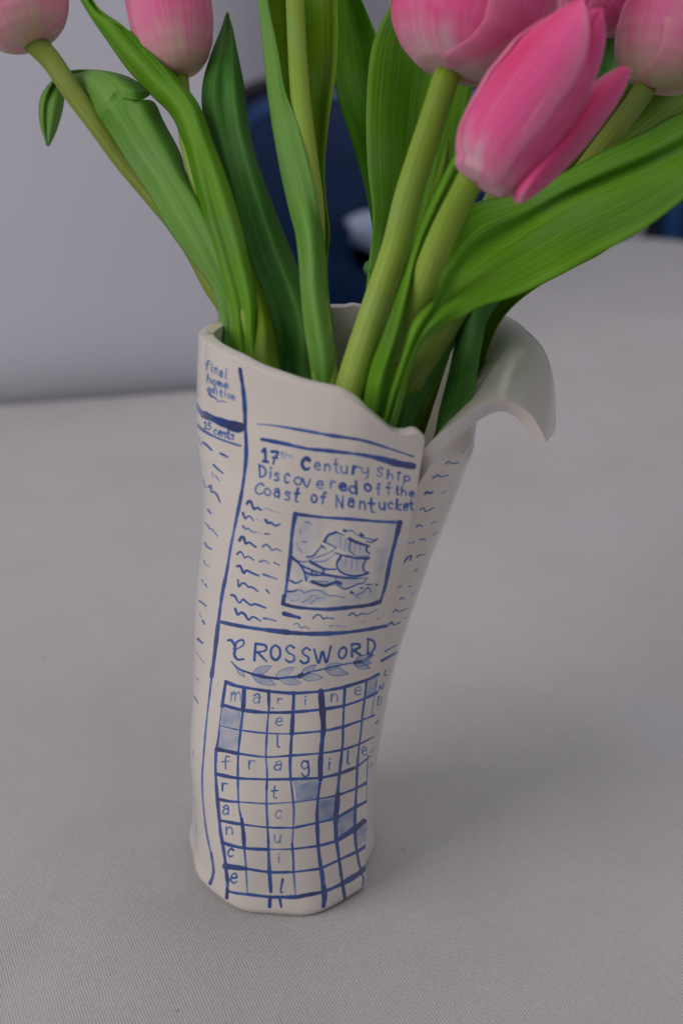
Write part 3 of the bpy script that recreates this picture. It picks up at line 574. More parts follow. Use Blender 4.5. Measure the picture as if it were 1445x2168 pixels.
# side strip behind the flap
K5 = (780, 900, 2.852)
for s, w_, d in (('465,235 480,220 500,232 545,226', 2, .6), ('385,320 420,300 430,313 478,303', 2.6, .7), ('340,415 352,403 366,412 386,404', 3.4, .75), ('440,412 470,395', 1.6, .4), ('310,510 332,500 345,522 390,500', 2.8, .75), ('290,612 305,604 325,612', 3.2, .8), ('375,598 392,585 412,583', 2, .5),
                 ('240,716 255,706', 2.2, .6), ('265,715 275,700', 2, .5), ('310,696 325,688 342,693', 3, .7), ('390,664 420,643', 1.8, .4), ('215,825 238,797 258,790 250,815', 3.4, .85), ('290,798 305,785 340,782', 3, .75), ('275,885 292,866 300,882', 2, .5), ('175,982 198,970', 2.4, .6), ('240,978 256,970', 1.8, .45),
                 ('190,1052 203,1040 215,1056', 3, .7), ('260,1020 274,1012', 1.8, .4), ('150,1130 165,1112 182,1126 235,1106', 2.4, .6), ('125,1202 142,1190 150,1206 190,1192', 3.2, .75), ('215,1168 232,1160', 1.8, .4), ('100,1366 135,1345 165,1330', 2.6, .6), ('78,1424 120,1400 172,1372', 5, .75),
                 ('100,1482 95,1512 112,1508', 3, .7), ('130,1480 128,1496', 1.8, .4), ('62,1600 70,1570 80,1595 92,1560', 2.6, .55), ('60,1640 52,1690', 2.8, .65), ('60,1640 78,1650 70,1685 52,1690', 2.6, .6), ('45,1800 60,1780', 3.2, .7), ('20,1890 36,1876', 2.2, .45), ('8,1975 30,1955', 2.2, .45), ('10,2060 24,2040', 2.2, .45),
                 ('560,172 585,140 600,118', 1.6, .4), ('600,190 640,110', 1.6, .35), ('660,60 645,95', 1.4, .3)):
    stroke(Z(*K5, S(s)), w_, w_*.75, d, d*.8)
INK = np.clip(INK, 0, 1.15)

# ------------------------------------------------------------------ vase: one rolled sheet of clay, overlapping at a seam
ZL = [-.001, .0, .010, .026, .06, .077, .116, .141, .166, .187, .206, .218, .24, .251, .27]
XL = [-.0705, -.0702, -.0685, -.0672, -.0664, -.0653, -.0617, -.0594, -.0577, -.0568, -.0572, -.0568, -.0550, -.0542, -.0535]
ZR = [-.001, .0, .018, .037, .055, .073, .09, .112, .138, .158, .18, .212, .235, .26]
XR = [.0142, .0140, .0130, .0136, .0147, .0172, .0205, .0258, .0323, .0373, .0448, .0540, .0585, .061]
CY = 0.5175
def RR(phi, z):
    xl = np.interp(z, ZL, XL); xr = np.interp(z, ZR, XR)
    yf = np.interp(z, [0, .01, .1, .25], [.4762, .4768, .4718, .4655]); yb = np.interp(z, [0, .25], [.560, .571])
    cx = (xl+xr)/2; a = (xr-xl)/2; n = np.interp(z, [0, .1, .25], [2.35, 2.2, 2.15])
    c = math.cos(phi); s = math.sin(phi); b = (CY-yf) if s < 0 else (yb-CY)
    r = (abs(c/a)**n+abs(s/b)**n)**(-1/n)
    if z < 0.004: r -= 0.0022*(1-max(z, 0)/0.004)**2
    # hand-made unevenness
    r += 0.0011*math.exp(-z/0.02)*math.sin(4*phi+2.2)+0.0006*math.exp(-z/0.012)*math.sin(9*phi)
    r += 0.0007*math.sin(3*phi+z*40)+0.0005*math.sin(5*phi-z*70+1)
    return cx, r
def seam(z): return float(np.interp(z, [0, .05, .08, .10, .115, .13, .16, .19, .23], [-36, -40.6, -46.3, -51, -53.3, -55.5, -56.5, -58.5, -60]))
def wp(deg, z, off=0.0):
    cx, r = RR(R(deg), z); r += off
    return (cx+r*math.cos(R(deg)), CY+r*math.sin(R(deg)), max(z, 0))
NR = 260; TH = 0.0052
def under(d): return -0.0038*(1-min(1, max(0, (d+56)/30)))
keys = []; kdeg = []
def column(fn, ztop, extra=()):
    zs = np.r_[0, 0.0015, 0.004, np.linspace(0.012, ztop, 26)]
    P = [fn(z) for z in zs]+list(extra)
    return crlen(P, NR)
px = lambda L: [tuple(at(*p)) for p in L]
A0 = px([(917, 975, .5215), (950, 939, .525), (993, 905, .529), (1024, 884, .532), (1050, 872, .534), (1072, 872, .535), (1097, 889, .536), (1115, 916, .536), (1130, 950, .536)])
A2 = [(.0560, .523, .218), (.0585, .5265, .2265), (.0620, .529, .2325), (.0665, .531, .2362), (.0715, .532, .2365), (.0762, .533, .2335), (.0795, .533, .227), (.0812, .532, .219), (.0815, .530, .210)]
A25 = [(.0480, .543, .218), (.0502, .547, .2265), (.0538, .5515, .2330), (.0585, .5555, .2372), (.0640, .5585, .2382), (.0690, .5605, .2365), (.0728, .561, .2325), (.0752, .5605, .227), (.0762, .559, .220)]
A3 = [(.0400, .557, .219), (.0420, .5592, .2265), (.0455, .5625, .2325), (.0500, .566, .2362), (.0545, .569, .2370), (.0588, .5705, .2355), (.0618, .571, .232), (.0640, .571, .2275), (.0650, .5705, .223)]
A4 = [(.0265, .564, .224), (.0275, .5655, .2275), (.0287, .567, .231), (.0300, .5683, .234), (.0313, .5693, .2365), (.0325, .57, .2385), (.0335, .5705, .240), (.0343, .571, .241), (.035, .5713, .2415)]
def mixc(a, b, t): return [tuple((1-t)*np.array(p)+t*np.array(q)) for p, q in zip(a, b)]
def low(d0, d1, z0=.15, z1=.212):
    def f(z):
        t = min(1, max(0, (z-z0)/(z1-z0))); t = t*t*(3-2*t); d = d0+(d1-d0)*t
        return wp(d, z, under(d))
    return f
FAM = np.array([A0, A2, A25, A3, A4], float)                 # profiles of the rolled lip, front to back
def lip(s): return crfam[int(round(s/4*400))]
crfam = cr(FAM.reshape(5, -1), 401).reshape(401, 9, 3)
cols = []
for c_, s_ in ((-84, 0.0), (-62, .26), (-38, .54), (-14, .86), (10, 1.24), (32, 1.74), (50, 2.40), (68, 3.45)):
    arc = lip(s_); cx_, _r = RR(0, arc[0][2]); d1 = math.degrees(math.atan2(arc[0][1]-CY, arc[0][0]-cx_))
    cols.append((c_, column(low(c_, d1), float(arc[0][2])-.009, [tuple(p) for p in arc])))
RIMD = [80, 110, 140, 180, 194, 209, 223, 232, 243, 254, 264, 270.5, 278, 285.6, 290.2, 293.1, 297, 300.6]
RIMZ = [.2445, .245, .2465, .2505, .2545, .2550, .2545, .2525, .2510, .2490, .2478, .2452, .2392, .2330, .2296, .2294, .2300, .2288]
def flap_off(d): return 0.0052*min(1, max(0, (d-215)/60))**1.5
for d in list(np.arange(82, 262, 10.0))+list(np.arange(264, 300, 3.0)):
    zt = float(np.interp(np.linspace(d-3, d+3, 7), RIMD, RIMZ).mean()) if d < 296 else float(np.interp(d, RIMD, RIMZ))
    def f(z, d=d, zt=zt):
        # columns near the flap's end lean with the seam
        k = min(1, max(0, (d-250)/50)); dd = d+k*(360+seam(z)-300.0)
        return wp(dd, z, flap_off(d))
    cols.append((d, column(f, zt)))
for d, dz in ((300.0, -0.0012), (300.8, -0.004)):
    cols.append((d, column(lambda z, d=d: wp(360+seam(z)+(d-300.0), z, flap_off(d)), .2300+dz)))
degs = np.array([c[0] for c in cols], float); G = np.stack([c[1] for c in cols], 0)       # columns x rows x 3
# catmull-rom across columns with even spacing in degrees
NC = 400
u_ = np.linspace(degs[0], degs[-1], NC)
idx = np.interp(u_, degs, np.arange(len(degs)))
ii = np.minimum(idx.astype(int), len(degs)-2); ff = (idx-ii)[:, None, None]
A = np.concatenate([2*G[:1]-G[1:2], G, 2*G[-1:]-G[-2:-1]], 0)
# tangents that respect uneven spacing
dg = np.r_[2*degs[0]-degs[1], degs, 2*degs[-1]-degs[-2]]
T = (A[2:]-A[:-2])/(dg[2:]-dg[:-2])[:, None, None]
h = (degs[ii+1]-degs[ii])[:, None, None]
tt = ((u_-degs[ii])/(degs[ii+1]-degs[ii]))[:, None, None]
SH = (2*tt**3-3*tt**2+1)*G[ii]+(tt**3-2*tt**2+tt)*h*T[ii]+(-2*tt**3+3*tt**2)*G[ii+1]+(tt**3-tt**2)*h*T[ii+1]
for it in range(14):                     # ease the curled part so that its glaze runs smoothly
    k = np.clip((86-u_)/14, 0, 1)[1:-1, None, None]*0.5
    SH[1:-1] = SH[1:-1]*(1-k)+k*0.5*(SH[:-2]+SH[2:])
for it in range(10):
    k = np.clip((0-u_)/20, 0, 1)[:, None, None]*0.5
    SH[:, 1:-1] = SH[:, 1:-1]*(1-k)+k*0.5*(SH[:, :-2]+SH[:, 2:])
# small waves of the cut rim
for c in range(NC):
    wv = 0.0004*math.sin(u_[c]*0.07+1)
    SH[c, :, 2] += wv*np.linspace(0, 1, NR)**6
vase = thing('vase', (-0.028, 0.5175, 0.0), 'cream ceramic vase like a rolled newspaper, painted in blue with headline, ship and crossword', 'vase')

def ceramic(name, ink=None, tint=(0.725, 0.655, 0.595), rough=0.22):
    m = NT(name); tc = m.n('ShaderNodeTexCoord')
    nz = m.n('ShaderNodeTexNoise', i_Scale=26.0, i_Detail=5.0, i_Roughness=0.6); m.l(tc.outputs['Object'], nz.inputs['Vector'])
    c = m.mix(nz.outputs['Fac'], tuple(x*0.95 for x in tint), tuple(min(1, x*1.05) for x in tint))
    sp = m.n('ShaderNodeTexVoronoi', i_Scale=75.0); m.l(tc.outputs['Object'], sp.inputs['Vector'])
    sf = m.ramp(sp.outputs['Distance'], [(0.0, 1.0), (0.018, 1.0), (0.03, 0.0)]); c = m.mix(m.math('MULTIPLY', sf, 0.35), c, (0.18, 0.13, 0.10))
    m.set(Roughness=rough)
    if ink is not None:
        im = m.n('ShaderNodeTexImage'); im.image = ink; im.interpolation = 'Cubic'; im.extension = 'CLIP'
        uv = m.n('ShaderNodeUVMap'); uv.uv_map = 'UVMap'; m.l(uv.outputs[0], im.inputs[0])
        br = m.n('ShaderNodeTexNoise', i_Scale=420.0, i_Detail=4.0); m.l(tc.outputs['Object'], br.inputs['Vector'])
        d = m.math('MULTIPLY', im.outputs[0], m.math('ADD', m.math('MULTIPLY', br.outputs['Fac'], 0.5), 0.76))
        blue = m.ramp(d, [(0.0, (0.08, 0.25, 0.53)), (0.40, (0.014, 0.135, 0.46)), (0.70, (0.004, 0.062, 0.32)), (1.0, (0.010, 0.020, 0.12))])
        cover = m.ramp(d, [(0.0, 0.0), (0.2, 0.38), (0.42, 0.80), (0.62, 0.97)])
        c = m.mix(cover, c, blue)
    m.l(c, m.b.inputs['Base Color']); m.b.inputs['Coat Weight'].default_value = 0.7; m.b.inputs['Coat Roughness'].default_value = 0.06
    lo = m.n('ShaderNodeTexNoise', i_Scale=30.0, i_Detail=2.0); m.l(tc.outputs['Object'], lo.inputs['Vector'])
    bp = m.n('ShaderNodeBump', i_Strength=0.25, i_Distance=0.0012); m.l(lo.outputs['Fac'], bp.inputs['Height']); m.l(bp.outputs[0], m.b.inputs['Normal'])
    return m.m

# paint the sheet: the decoration is laid on the outside of the clay, texel by texel
TW, TV = 2600, 2000
def sample_sheet(us, vs):
    cu = us*(NC-1); cv = vs*(NR-1)
    i = np.minimum(cu.astype(int), NC-2); j = np.minimum(cv.astype(int), NR-2)
    fu = (cu-i)[:, None, None]; fv = (cv-j)[None, :, None]
    a = SH[i][:, j]; b = SH[i+1][:, j]; c = SH[i][:, j+1]; d = SH[i+1][:, j+1]
    return a*(1-fu)*(1-fv)+b*fu*(1-fv)+c*(1-fu)*fv+d*fu*fv
dens = np.zeros((TV, TW), np.float32)
vs = (np.arange(TV)+.5)/TV
NU = np.cross(np.gradient(SH, axis=0), np.gradient(SH, axis=1)); NU /= np.linalg.norm(NU, axis=2, keepdims=True)+1e-12
for u0 in range(0, TW, 100):
    us = (np.arange(u0, u0+100)+.5)/TW; dg_ = degs[0]+us.mean()*(degs[-1]-degs[0])
    if 60 < dg_ < 150: continue
    P = sample_sheet(us, vs)
    N_ = NU[np.minimum((us*(NC-1)).astype(int), NC-1)][:, np.minimum((vs*(NR-1)).astype(int), NR-1)]
    view = np.array([0, 0, CAMZ])-P; view /= np.linalg.norm(view, axis=2, keepdims=True)
    fac = (N_*view).sum(2)
    X, Y = proj(P.reshape(-1, 3)); X = ((X-X0)*SS).reshape(P.shape[:2]); Y = ((Y-Y0)*SS).reshape(P.shape[:2])
    ok = (X > 1) & (Y > 1) & (X < INK.shape[1]-2) & (Y < INK.shape[0]-2) & (fac > 0.03)
    if dg_ < 60:                     # nothing painted under the flap, nor on the rolled lip
        ok &= (P[..., 2] < 0.213) & (X/SS+X0 > np.interp(Y/SS+Y0, [925, 967, 1016, 1058, 1124, 1216, 1282, 1338, 1408, 1461, 1514, 1600, 1700], [890, 890, 889, 880, 866, 847, 833, 815, 803, 797, 790, 783, 780]))
    Xc = np.clip(X, 1, INK.shape[1]-3); Yc = np.clip(Y, 1, INK.shape[0]-3); xi = Xc.astype(int); yi = Yc.astype(int); fx = Xc-xi; fy = Yc-yi
    v = INK[yi, xi]*(1-fx)*(1-fy)+INK[yi, xi+1]*fx*(1-fy)+INK[yi+1, xi]*(1-fx)*fy+INK[yi+1, xi+1]*fx*fy
    dens[:, u0:u0+100] = np.where(ok, v, 0).T
img = bpy.data.images.new('painted_newspaper', TW, TV, float_buffer=False); img.colorspace_settings.name = 'Non-Color'
buf = np.ones((TV, TW, 4), np.float32); buf[..., :3] = np.clip(dens/1.15, 0, 1)[..., None]
img.pixels.foreach_set(buf.ravel()); img.update(); img.pack()
M_CER = ceramic('glazed_clay_painted', img); M_CERIN = ceramic('glazed_clay_plain', None, (0.68, 0.635, 0.57), 0.27)
M_CERIN.node_tree.nodes['Principled BSDF'].inputs['Coat Weight'].default_value = 0.25
M_CERIN.node_tree.nodes['Principled BSDF'].inputs['Coat Roughness'].default_value = 0.2
M_RIM = ceramic('glazed_clay_edge', None, (0.68, 0.61, 0.575), 0.16)

uvs = [(c/(NC-1), r/(NR-1)) for c in range(NC) for r in range(NR)]
F = [f[::-1] for f in grid_faces(NC, NR)]
body = mesh_obj('body', SH.reshape(-1, 3), F, [M_CER, M_CERIN, M_RIM], vase, uvs)
me = body.data
# outward normals
n0 = me.polygons[(NC//2)*(NR-1)+NR//2].normal; c0 = me.polygons[(NC//2)*(NR-1)+NR//2].center
if (Vector((c0.x+0.028, c0.y-CY, 0))).dot(n0) < 0: me.flip_normals()
so = body.modifiers.new('clay thickness', 'SOLIDIFY'); so.thickness = TH; so.offset = -1; so.material_offset = 1; so.material_offset_rim = 2; so.use_even_offset = False
bv = body.modifiers.new('soft rim', 'BEVEL'); bv.width = 0.0013; bv.segments = 3; bv.limit_method = 'ANGLE'; bv.angle_limit = R(55)
# closed foot
V = []; n = 90
for off, z in ((-0.0045, 0.0012), (-0.0045, 0.0060)):
    for i in range(n):
        x, y, _ = wp(360*i/n, 0.004, off); V.append((x, y, z))
F = [tuple(range(n))[::-1], tuple(n+i for i in range(n))]+[(i, (i+1) % n, n+(i+1) % n, n+i) for i in range(n)]
mesh_obj('foot', V, F, M_CERIN, vase, smooth=False)
# ------------------------------------------------------------------ tulips
def blade(name, rows, mat, parent, n=70, m=19, thick=0.0006, wave=0.0, label=None):
    """a leaf: control rows run from the foot to the tip, each row left edge .. right edge as (px, py, distance)"""
    b_ = rows[0]
    if name == 'leaf' and b_[len(b_)//2][1] > 725:      # carry the foot of the leaf down inside the vase
        rows = [[(p[0]*.75+700*.25, p[1]+110, .6*p[2]+.4*.532) for p in b_]]+list(rows)
    K = len(rows[0])
    G_ = np.array([[tuple(at(*p)) if len(p) == 3 else tuple(p[1:]) for p in r] for r in rows])
    A_ = np.stack([cr(G_[:, k], n) for k in range(K)], 1)
    B_ = np.stack([cr(A_[i], m) for i in range(n)], 0)
    if wave:
        ax = np.linspace(0, 1, n)[:, None]; ac = np.linspace(-1, 1, m)[None, :]
        B_[..., 1] += wave*np.sin(ax*17+ac*1.2)*(ac**2)
        B_[..., 2] += wave*0.6*np.sin(ax*23+ac*2.1)*(ac**2)
    uv = [(j/(m-1), i/(n-1)) for i in range(n) for j in range(m)]
    o_ = mesh_obj(name, B_.reshape(-1, 3), grid_faces(n, m), mat, parent, uv)
    s = o_.modifiers.new('leaf thickness', 'SOLIDIFY'); s.thickness = thick; s.offset = 0
    return o_
def creased(rows, amt=0.006, bulge=0.003):
    out = []
    for a, m_, b in rows:
        mid = lambda p, q, k: ((p[0]+q[0])/2, (p[1]+q[1])/2, (p[2]+q[2])/2-k)
        s_ = min(1.0, math.hypot(a[0]-b[0], a[1]-b[1])/90)
        out.append([a, mid(a, m_, bulge*s_), (m_[0], m_[1], m_[2]+amt*s_), mid(m_, b, bulge*s_), b])
    return out
def bloom(parent, base, tip, r, mats, petals, seed=0, base_r=0.30):
    """petals: (azimuth deg, radius factor, length factor, width factor, lean outward, material)"""
    base = at(*base); tip = at(*tip); ax = (tip-base); L = ax.length; ax.normalize()
    right = ax.cross(Vector((0, 1, 0))).normalized(); front = right.cross(ax).normalized()
    if front.y > 0: front = -front; right = -right
    rr = random.Random(seed); nv, nu = 40, 19
    BV = [0, .015, .05, .10, .18, .30, .48, .68, .86, 1.0]; BP = [.04, base_r*1.3, .58, .74, .88, .97, 1.0, .90, .66, .40]
    for (az, rf, lf, wf, lean, mt) in petals:
        a0 = R(az); V = []; uv = []
        ph = rr.random()*6
        for i in range(nv):
            v = (i/(nv-1))**1.35
            prof = np.interp(v, BV, BP)*r*rf
            prof += lean*L*v**1.5
            wd_ = r*rf*wf*1.25*(0.62+0.38*min(1, v/.34)**.8)*max(0.02, (1-max(0, (v-.52)/.48)**1.9))**.85
            for j in range(nu):
                u = j/(nu-1)*2-1
                ang = a0+u*min(wd_/max(prof-lean*L*v**1.5, r*.12), 2.0)
                if lean > 0.02:
                    rho = r*rf*np.interp(v, BV, BP)
                    q = Vector((math.cos(ang)*rho, math.sin(ang)*rho))+Vector((math.cos(a0), math.sin(a0)))*lean*L*v**1.2
                else:
                    rho = prof*(1-0.05*math.cos(u*math.pi)*v)+r*0.025*math.sin(v*7+ph)*u
                    q = Vector((math.cos(ang)*rho, math.sin(ang)*rho))
                ridge = 0.035*r*math.exp(-(u/.12)**2)*v
                q = q*(1-ridge/max(q.length, 1e-4))
                hgt = L*lf*v*(1-0.03*u*u)
                V.append(base+ax*hgt+right*q.x+front*q.y); uv.append((j/(nu-1), v))
        o_ = mesh_obj('petal', V, grid_faces(nv, nu), mats[mt], parent, uv)
        s = o_.modifiers.new('petal thickness', 'SOLIDIFY'); s.thickness = 0.0007; s.offset = 0
        s = o_.modifiers.new('smooth', 'SUBSURF'); s.levels = 1; s.render_levels = 1
STD = [(90, .90, .97, 1.0, 0, 0), (210, .90, .96, 1.0, 0, 0), (330, .90, .97, 1.0, 0, 0), (30, 1.0, .95, 1.0, 0, 1), (150, 1.0, .98, 1.0, 0, 1), (270, 1.0, .94, 1.0, 0, 1)]
GRP = 'pink tulips standing in the vase'
def tulip(label, foot):
    return thing('tulip', foot, label, 'tulip', GRP)
W_ = 'w'

# --- A: bloom cut by the upper left corner
t = tulip('leftmost pink tulip, bloom cut by the upper left corner, one leaf arching over and drooping', (-0.050, 0.52, 0.02))
tube('stem', [at(72, 88, .600), at(110, 130, .600), at(150, 190, .598), at(205, 262, .596), at(262, 340, .597), at(325, 415, .597), at(395, 500, .592), at(450, 600, .583), at(497, 690, .573), (-0.036, .535, .20), (-0.046, .52, .03)],
     [.0050, .0045, .0043, .0043, .0045, .0046, .0046, .0046, .0046, .0045, .004], GS2, t)
bloom(t, (70, 98, .600), (-45, -215, .600), .0228, [P1, P2], [(a+25, b, c, d, e, f) for a, b, c, d, e, f in STD], 1)
blade('leaf', creased([
    [(470, 735, .560), (495, 750, .553), (520, 765, .560)],
    [(466, 665, .562), (485, 672, .553), (512, 668, .560)],
    [(448, 608, .566), (478, 606, .556), (500, 600, .564)],
    [(400, 545, .572), (440, 520, .560), (478, 520, .570)],
    [(352, 478, .577), (400, 440, .565), (446, 440, .576)],
    [(318, 415, .582), (360, 370, .570), (398, 376, .581)],
    [(278, 355, .586), (318, 305, .574), (380, 322, .584)],
    [(238, 290, .589), (282, 245, .576), (346, 258, .586)],
    [(226, 272, .590), (270, 222, .577), (332, 226, .586)],
    [(220, 262, .590), (262, 212, .578), (321, 214, .586)],
    [(217, 258, .591), (258, 208, .578), (304, 212, .582)],
    [(213, 252, .591), (254, 203, .579), (300, 211, .582)],
    [(209, 246, .592), (250, 196, .579), (315, 203, .587)],
    [(203, 236, .593), (245, 185, .580), (313, 193, .588)],
    [(180, 195, .602), (215, 158, .590), (275, 165, .594)],
    [(160, 172, .612), (175, 150, .610), (215, 150, .606)],
    [(140, 190, .622), (122, 160, .620), (140, 153, .616)],
    [(132, 235, .622), (100, 215, .617), (92, 195, .622)],
    [(118, 280, .622), (98, 270, .618), (84, 250, .622)],
    [(104, 309, .622), (102, 309, .622), (100, 309, .622)]], 0.004, 0.003), G4, t, 90, 21)

# --- B: second bloom from the left
t = tulip('pink tulip second from the left, tall pale-based bloom half behind a leaf at the top', (-0.045, 0.53, 0.02))
tube('stem', [at(380, 155, .585), at(388, 230, .584), at(402, 320, .580), at(432, 420, .574), at(462, 520, .568), at(492, 620, .563), at(525, 710, .556), (-0.033, .53, .19), (-0.042, .525, .03)],
     [.0036, .0035, .0036, .0038, .004, .0042, .0044, .0044, .004], GS, t)
bloom(t, (382, 163, .585), (318, -215, .585), .0176, [P1, P2], [(a+40, b, c, d, e, f) for a, b, c, d, e, f in STD], 2)
blade('leaf', creased([
    [(500, 760, .556), (525, 770, .548), (552, 765, .556)],
    [(482, 660, .560), (515, 660, .548), (545, 640, .556)],
    [(455, 560, .566), (492, 560, .552), (527, 545, .561)],
    [(425, 460, .572), (462, 460, .556), (505, 455, .566)],
    [(404, 370, .576), (436, 360, .560), (478, 372, .570)],
    [(388, 300, .578), (416, 285, .562), (450, 300, .573)],
    [(362, 243, .580), (395, 222, .564), (425, 232, .576)],
    [(318, 198, .582), (350, 165, .568), (392, 183, .579)],
    [(268, 143, .584), (300, 105, .572), (348, 133, .580)],
    [(222, 78, .587), (252, 52, .580), (298, 83, .582)],
    [(190, 32, .592), (208, 18, .592), (232, 44, .588)],
    [(160, -20, .596), (178, -26, .597), (198, 2, .594)],
    [(130, -80, .6), (140, -84, .6), (160, -70, .6)]], 0.006, 0.003), G1, t, 90, 21)
blade('leaf', [
    [(528, 770, .553), (560, 780, .546), (592, 770, .553)],
    [(530, 700, .557), (557, 700, .549), (580, 700, .556)],
    [(520, 620, .562), (542, 625, .556), (562, 640, .560)],
    [(513, 550, .566), (524, 560, .562), (538, 580, .565)],
    [(509, 508, .568), (511, 510, .568), (513, 513, .568)]], G3, t, 40, 11)

# --- C: straight middle stem with its wrapped leaves
t = tulip('pink tulip on the straight central stem, bloom above the frame, wrapped by a folded leaf', (-0.02, 0.525, 0.02))
tube('stem', [at(620, -230, .560), at(622, -60, .558), at(626, 60, .557), at(634, 190, .555), at(648, 320, .552), at(662, 440, .549), at(662, 560, .545), at(672, 670, .540), at(685, 780, .534), at(697, 880, .530), (-0.010, .52, .03)],
     [.0038, .0037, .0037, .0039, .0042, .0045, .0050, .0051, .0051, .0051, .005], GS, t)
bloom(t, (620, -215, .560), (630, -590, .560), .021, [P1, P1], STD, 3)
blade('leaf', [   # broad back blade
    [(640, 600, .548), (680, 610, .553), (690, 600, .546)],
    [(636, 540, .552), (672, 545, .558), (693, 548, .548)],
    [(622, 470, .556), (664, 470, .564), (697, 490, .549)],
    [(602, 400, .560), (655, 400, .571), (690, 430, .553)],
    [(584, 310, .564), (645, 310, .577), (686, 350, .557)],
    [(570, 220, .567), (640, 220, .582), (696, 250, .560)],
    [(560, 100, .570), (636, 100, .586), (712, 140, .563)],
    [(549, 0, .572), (630, 0, .588), (714, 20, .566)],
    [(540, -110, .576), (624, -110, .590), (704, -100, .570)],
    [(560, -240, .580), (620, -240, .588), (670, -240, .576)],
    [(612, -330, .584), (620, -332, .584), (628, -330, .584)]], G3, t, 70, 19)
blade('leaf', [   # front blade folded over the stem
    [(657, 780, .5335), (685, 784, .5255), (714, 780, .5335)],
    [(643, 690, .539), (672, 690, .5305), (703, 690, .538)],
    [(636, 610, .543), (662, 612, .534), (694, 610, .5415)],
    [(632, 550, .546), (660, 552, .536), (691, 553, .5435)],
    [(626, 498, .548), (654, 496, .538), (684, 500, .545)],
    [(615, 455, .550), (644, 450, .541), (676, 455, .543)],
    [(602, 400, .553), (632, 392, .546), (664, 392, .545)],
    [(588, 330, .556), (616, 318, .550), (645, 318, .547)],
    [(577, 260, .559), (602, 250, .554), (626, 252, .550)],
    [(566, 190, .562), (586, 185, .558), (602, 190, .554)],
    [(557, 100, .565), (573, 98, .561), (588, 105, .558)],
    [(549, 20, .567), (560, 15, .565), (571, 25, .562)],
    [(540, -60, .570), (548, -64, .569), (558, -58, .567)]], G4, t, 70, 13)
blade('leaf', creased([   # dark upright leaf to its left
    [(560, 800, .566), (615, 800, .560), (672, 800, .566)],
    [(555, 700, .568), (612, 700, .562), (672, 700, .566)],
    [(530, 620, .572), (590, 620, .565), (648, 618, .570)],
    [(505, 540, .576), (560, 545, .569), (622, 545, .574)],
    [(478, 440, .580), (530, 440, .572), (583, 450, .578)],
    [(452, 330, .583), (500, 330, .574), (545, 345, .581)],
    [(430, 240, .585), (480, 240, .577), (526, 262, .583)],
    [(431, 175, .587), (475, 170, .580), (516, 185, .585)],
    [(449, 108, .589), (480, 105, .585), (502, 115, .588)],
    [(470, 58, .591), (483, 56, .590), (493, 62, .591)],
    [(481, 27, .592), (482, 27, .592), (484, 28, .592)]], 0.004, 0.002), G2, t, 80, 19, wave=0.0008)

# --- D: large bloom at the top, right of the middle
t = tulip('large deep pink tulip at the top centre-right, on the thick pale stem nearest the middle', (-0.005, 0.52, 0.02))
tube('stem', [at(948, 150, .520), at(925, 220, .520), at(893, 320, .521), at(862, 420, .522), at(838, 520, .523), at(808, 610, .523), at(777, 700, .523), at(745, 800, .522), at(718, 900, .522), (-0.015, .515, .03)],
     [.0050, .0050, .0052, .0053, .0053, .0054, .0055, .0055, .005, .005], GS, t)
bloom(t, (958, 158, .520), (1085, -265, .520), .0300, [P3, P1], [(a-12, b, c, d, e, f) for a, b, c, d, e, f in STD], 4, .34)
blade('leaf', creased([   # broad leaf behind the thick stem
    [(752, 780, .535), (800, 790, .548), (862, 770, .552)],
    [(768, 690, .538), (822, 700, .550), (885, 690, .555)],
    [(776, 600, .541), (836, 600, .553), (905, 590, .558)],
    [(784, 520, .544), (850, 510, .556), (925, 510, .561)],
    [(789, 455, .546), (862, 440, .560), (945, 440, .564)],
    [(779, 360, .549), (868, 350, .564), (968, 350, .567)],
    [(775, 250, .552), (872, 240, .567), (985, 260, .570)],
    [(780, 150, .554), (885, 150, .570), (1000, 170, .572)],
    [(792, 85, .556), (890, 70, .572), (1010, 90, .574)],
    [(822, 15, .558), (905, 0, .574), (1000, 10, .576)],
    [(862, -60, .560), (915, -70, .575), (975, -60, .577)],
    [(915, -130, .565), (925, -132, .572), (935, -130, .577)]], 0.004, 0.003), G1, t, 80, 21, wave=0.0008)
blade('leaf', [   # darker leaf behind it, showing on its left
    [(800, 560, .575), (830, 560, .583), (860, 560, .578)],
    [(778, 420, .578), (815, 420, .586), (850, 420, .580)],
    [(748, 310, .580), (795, 310, .588), (840, 310, .582)],
    [(716, 210, .582), (768, 210, .590), (830, 210, .584)],
    [(706, 120, .584), (750, 120, .592), (815, 130, .586)],
    [(708, 40, .586), (742, 40, .593), (790, 60, .588)],
    [(704, -50, .588), (722, -55, .592), (748, -40, .590)],
    [(700, -130, .59), (705, -132, .59), (710, -130, .59)]], G1, t, 60, 17)
blade('leaf', [   # small curled leaf tip
    [(790, 600, .548), (796, 604, .550), (804, 600, .552)],
    [(779, 586, .547), (788, 584, .543), (798, 582, .550)],
    [(770, 572, .547), (780, 570, .542), (792, 570, .550)],
    [(773, 558, .548), (782, 556, .545), (792, 558, .550)],
    [(786, 550, .55), (789, 550, .55), (792, 551, .55)]], G2, t, 20, 9)

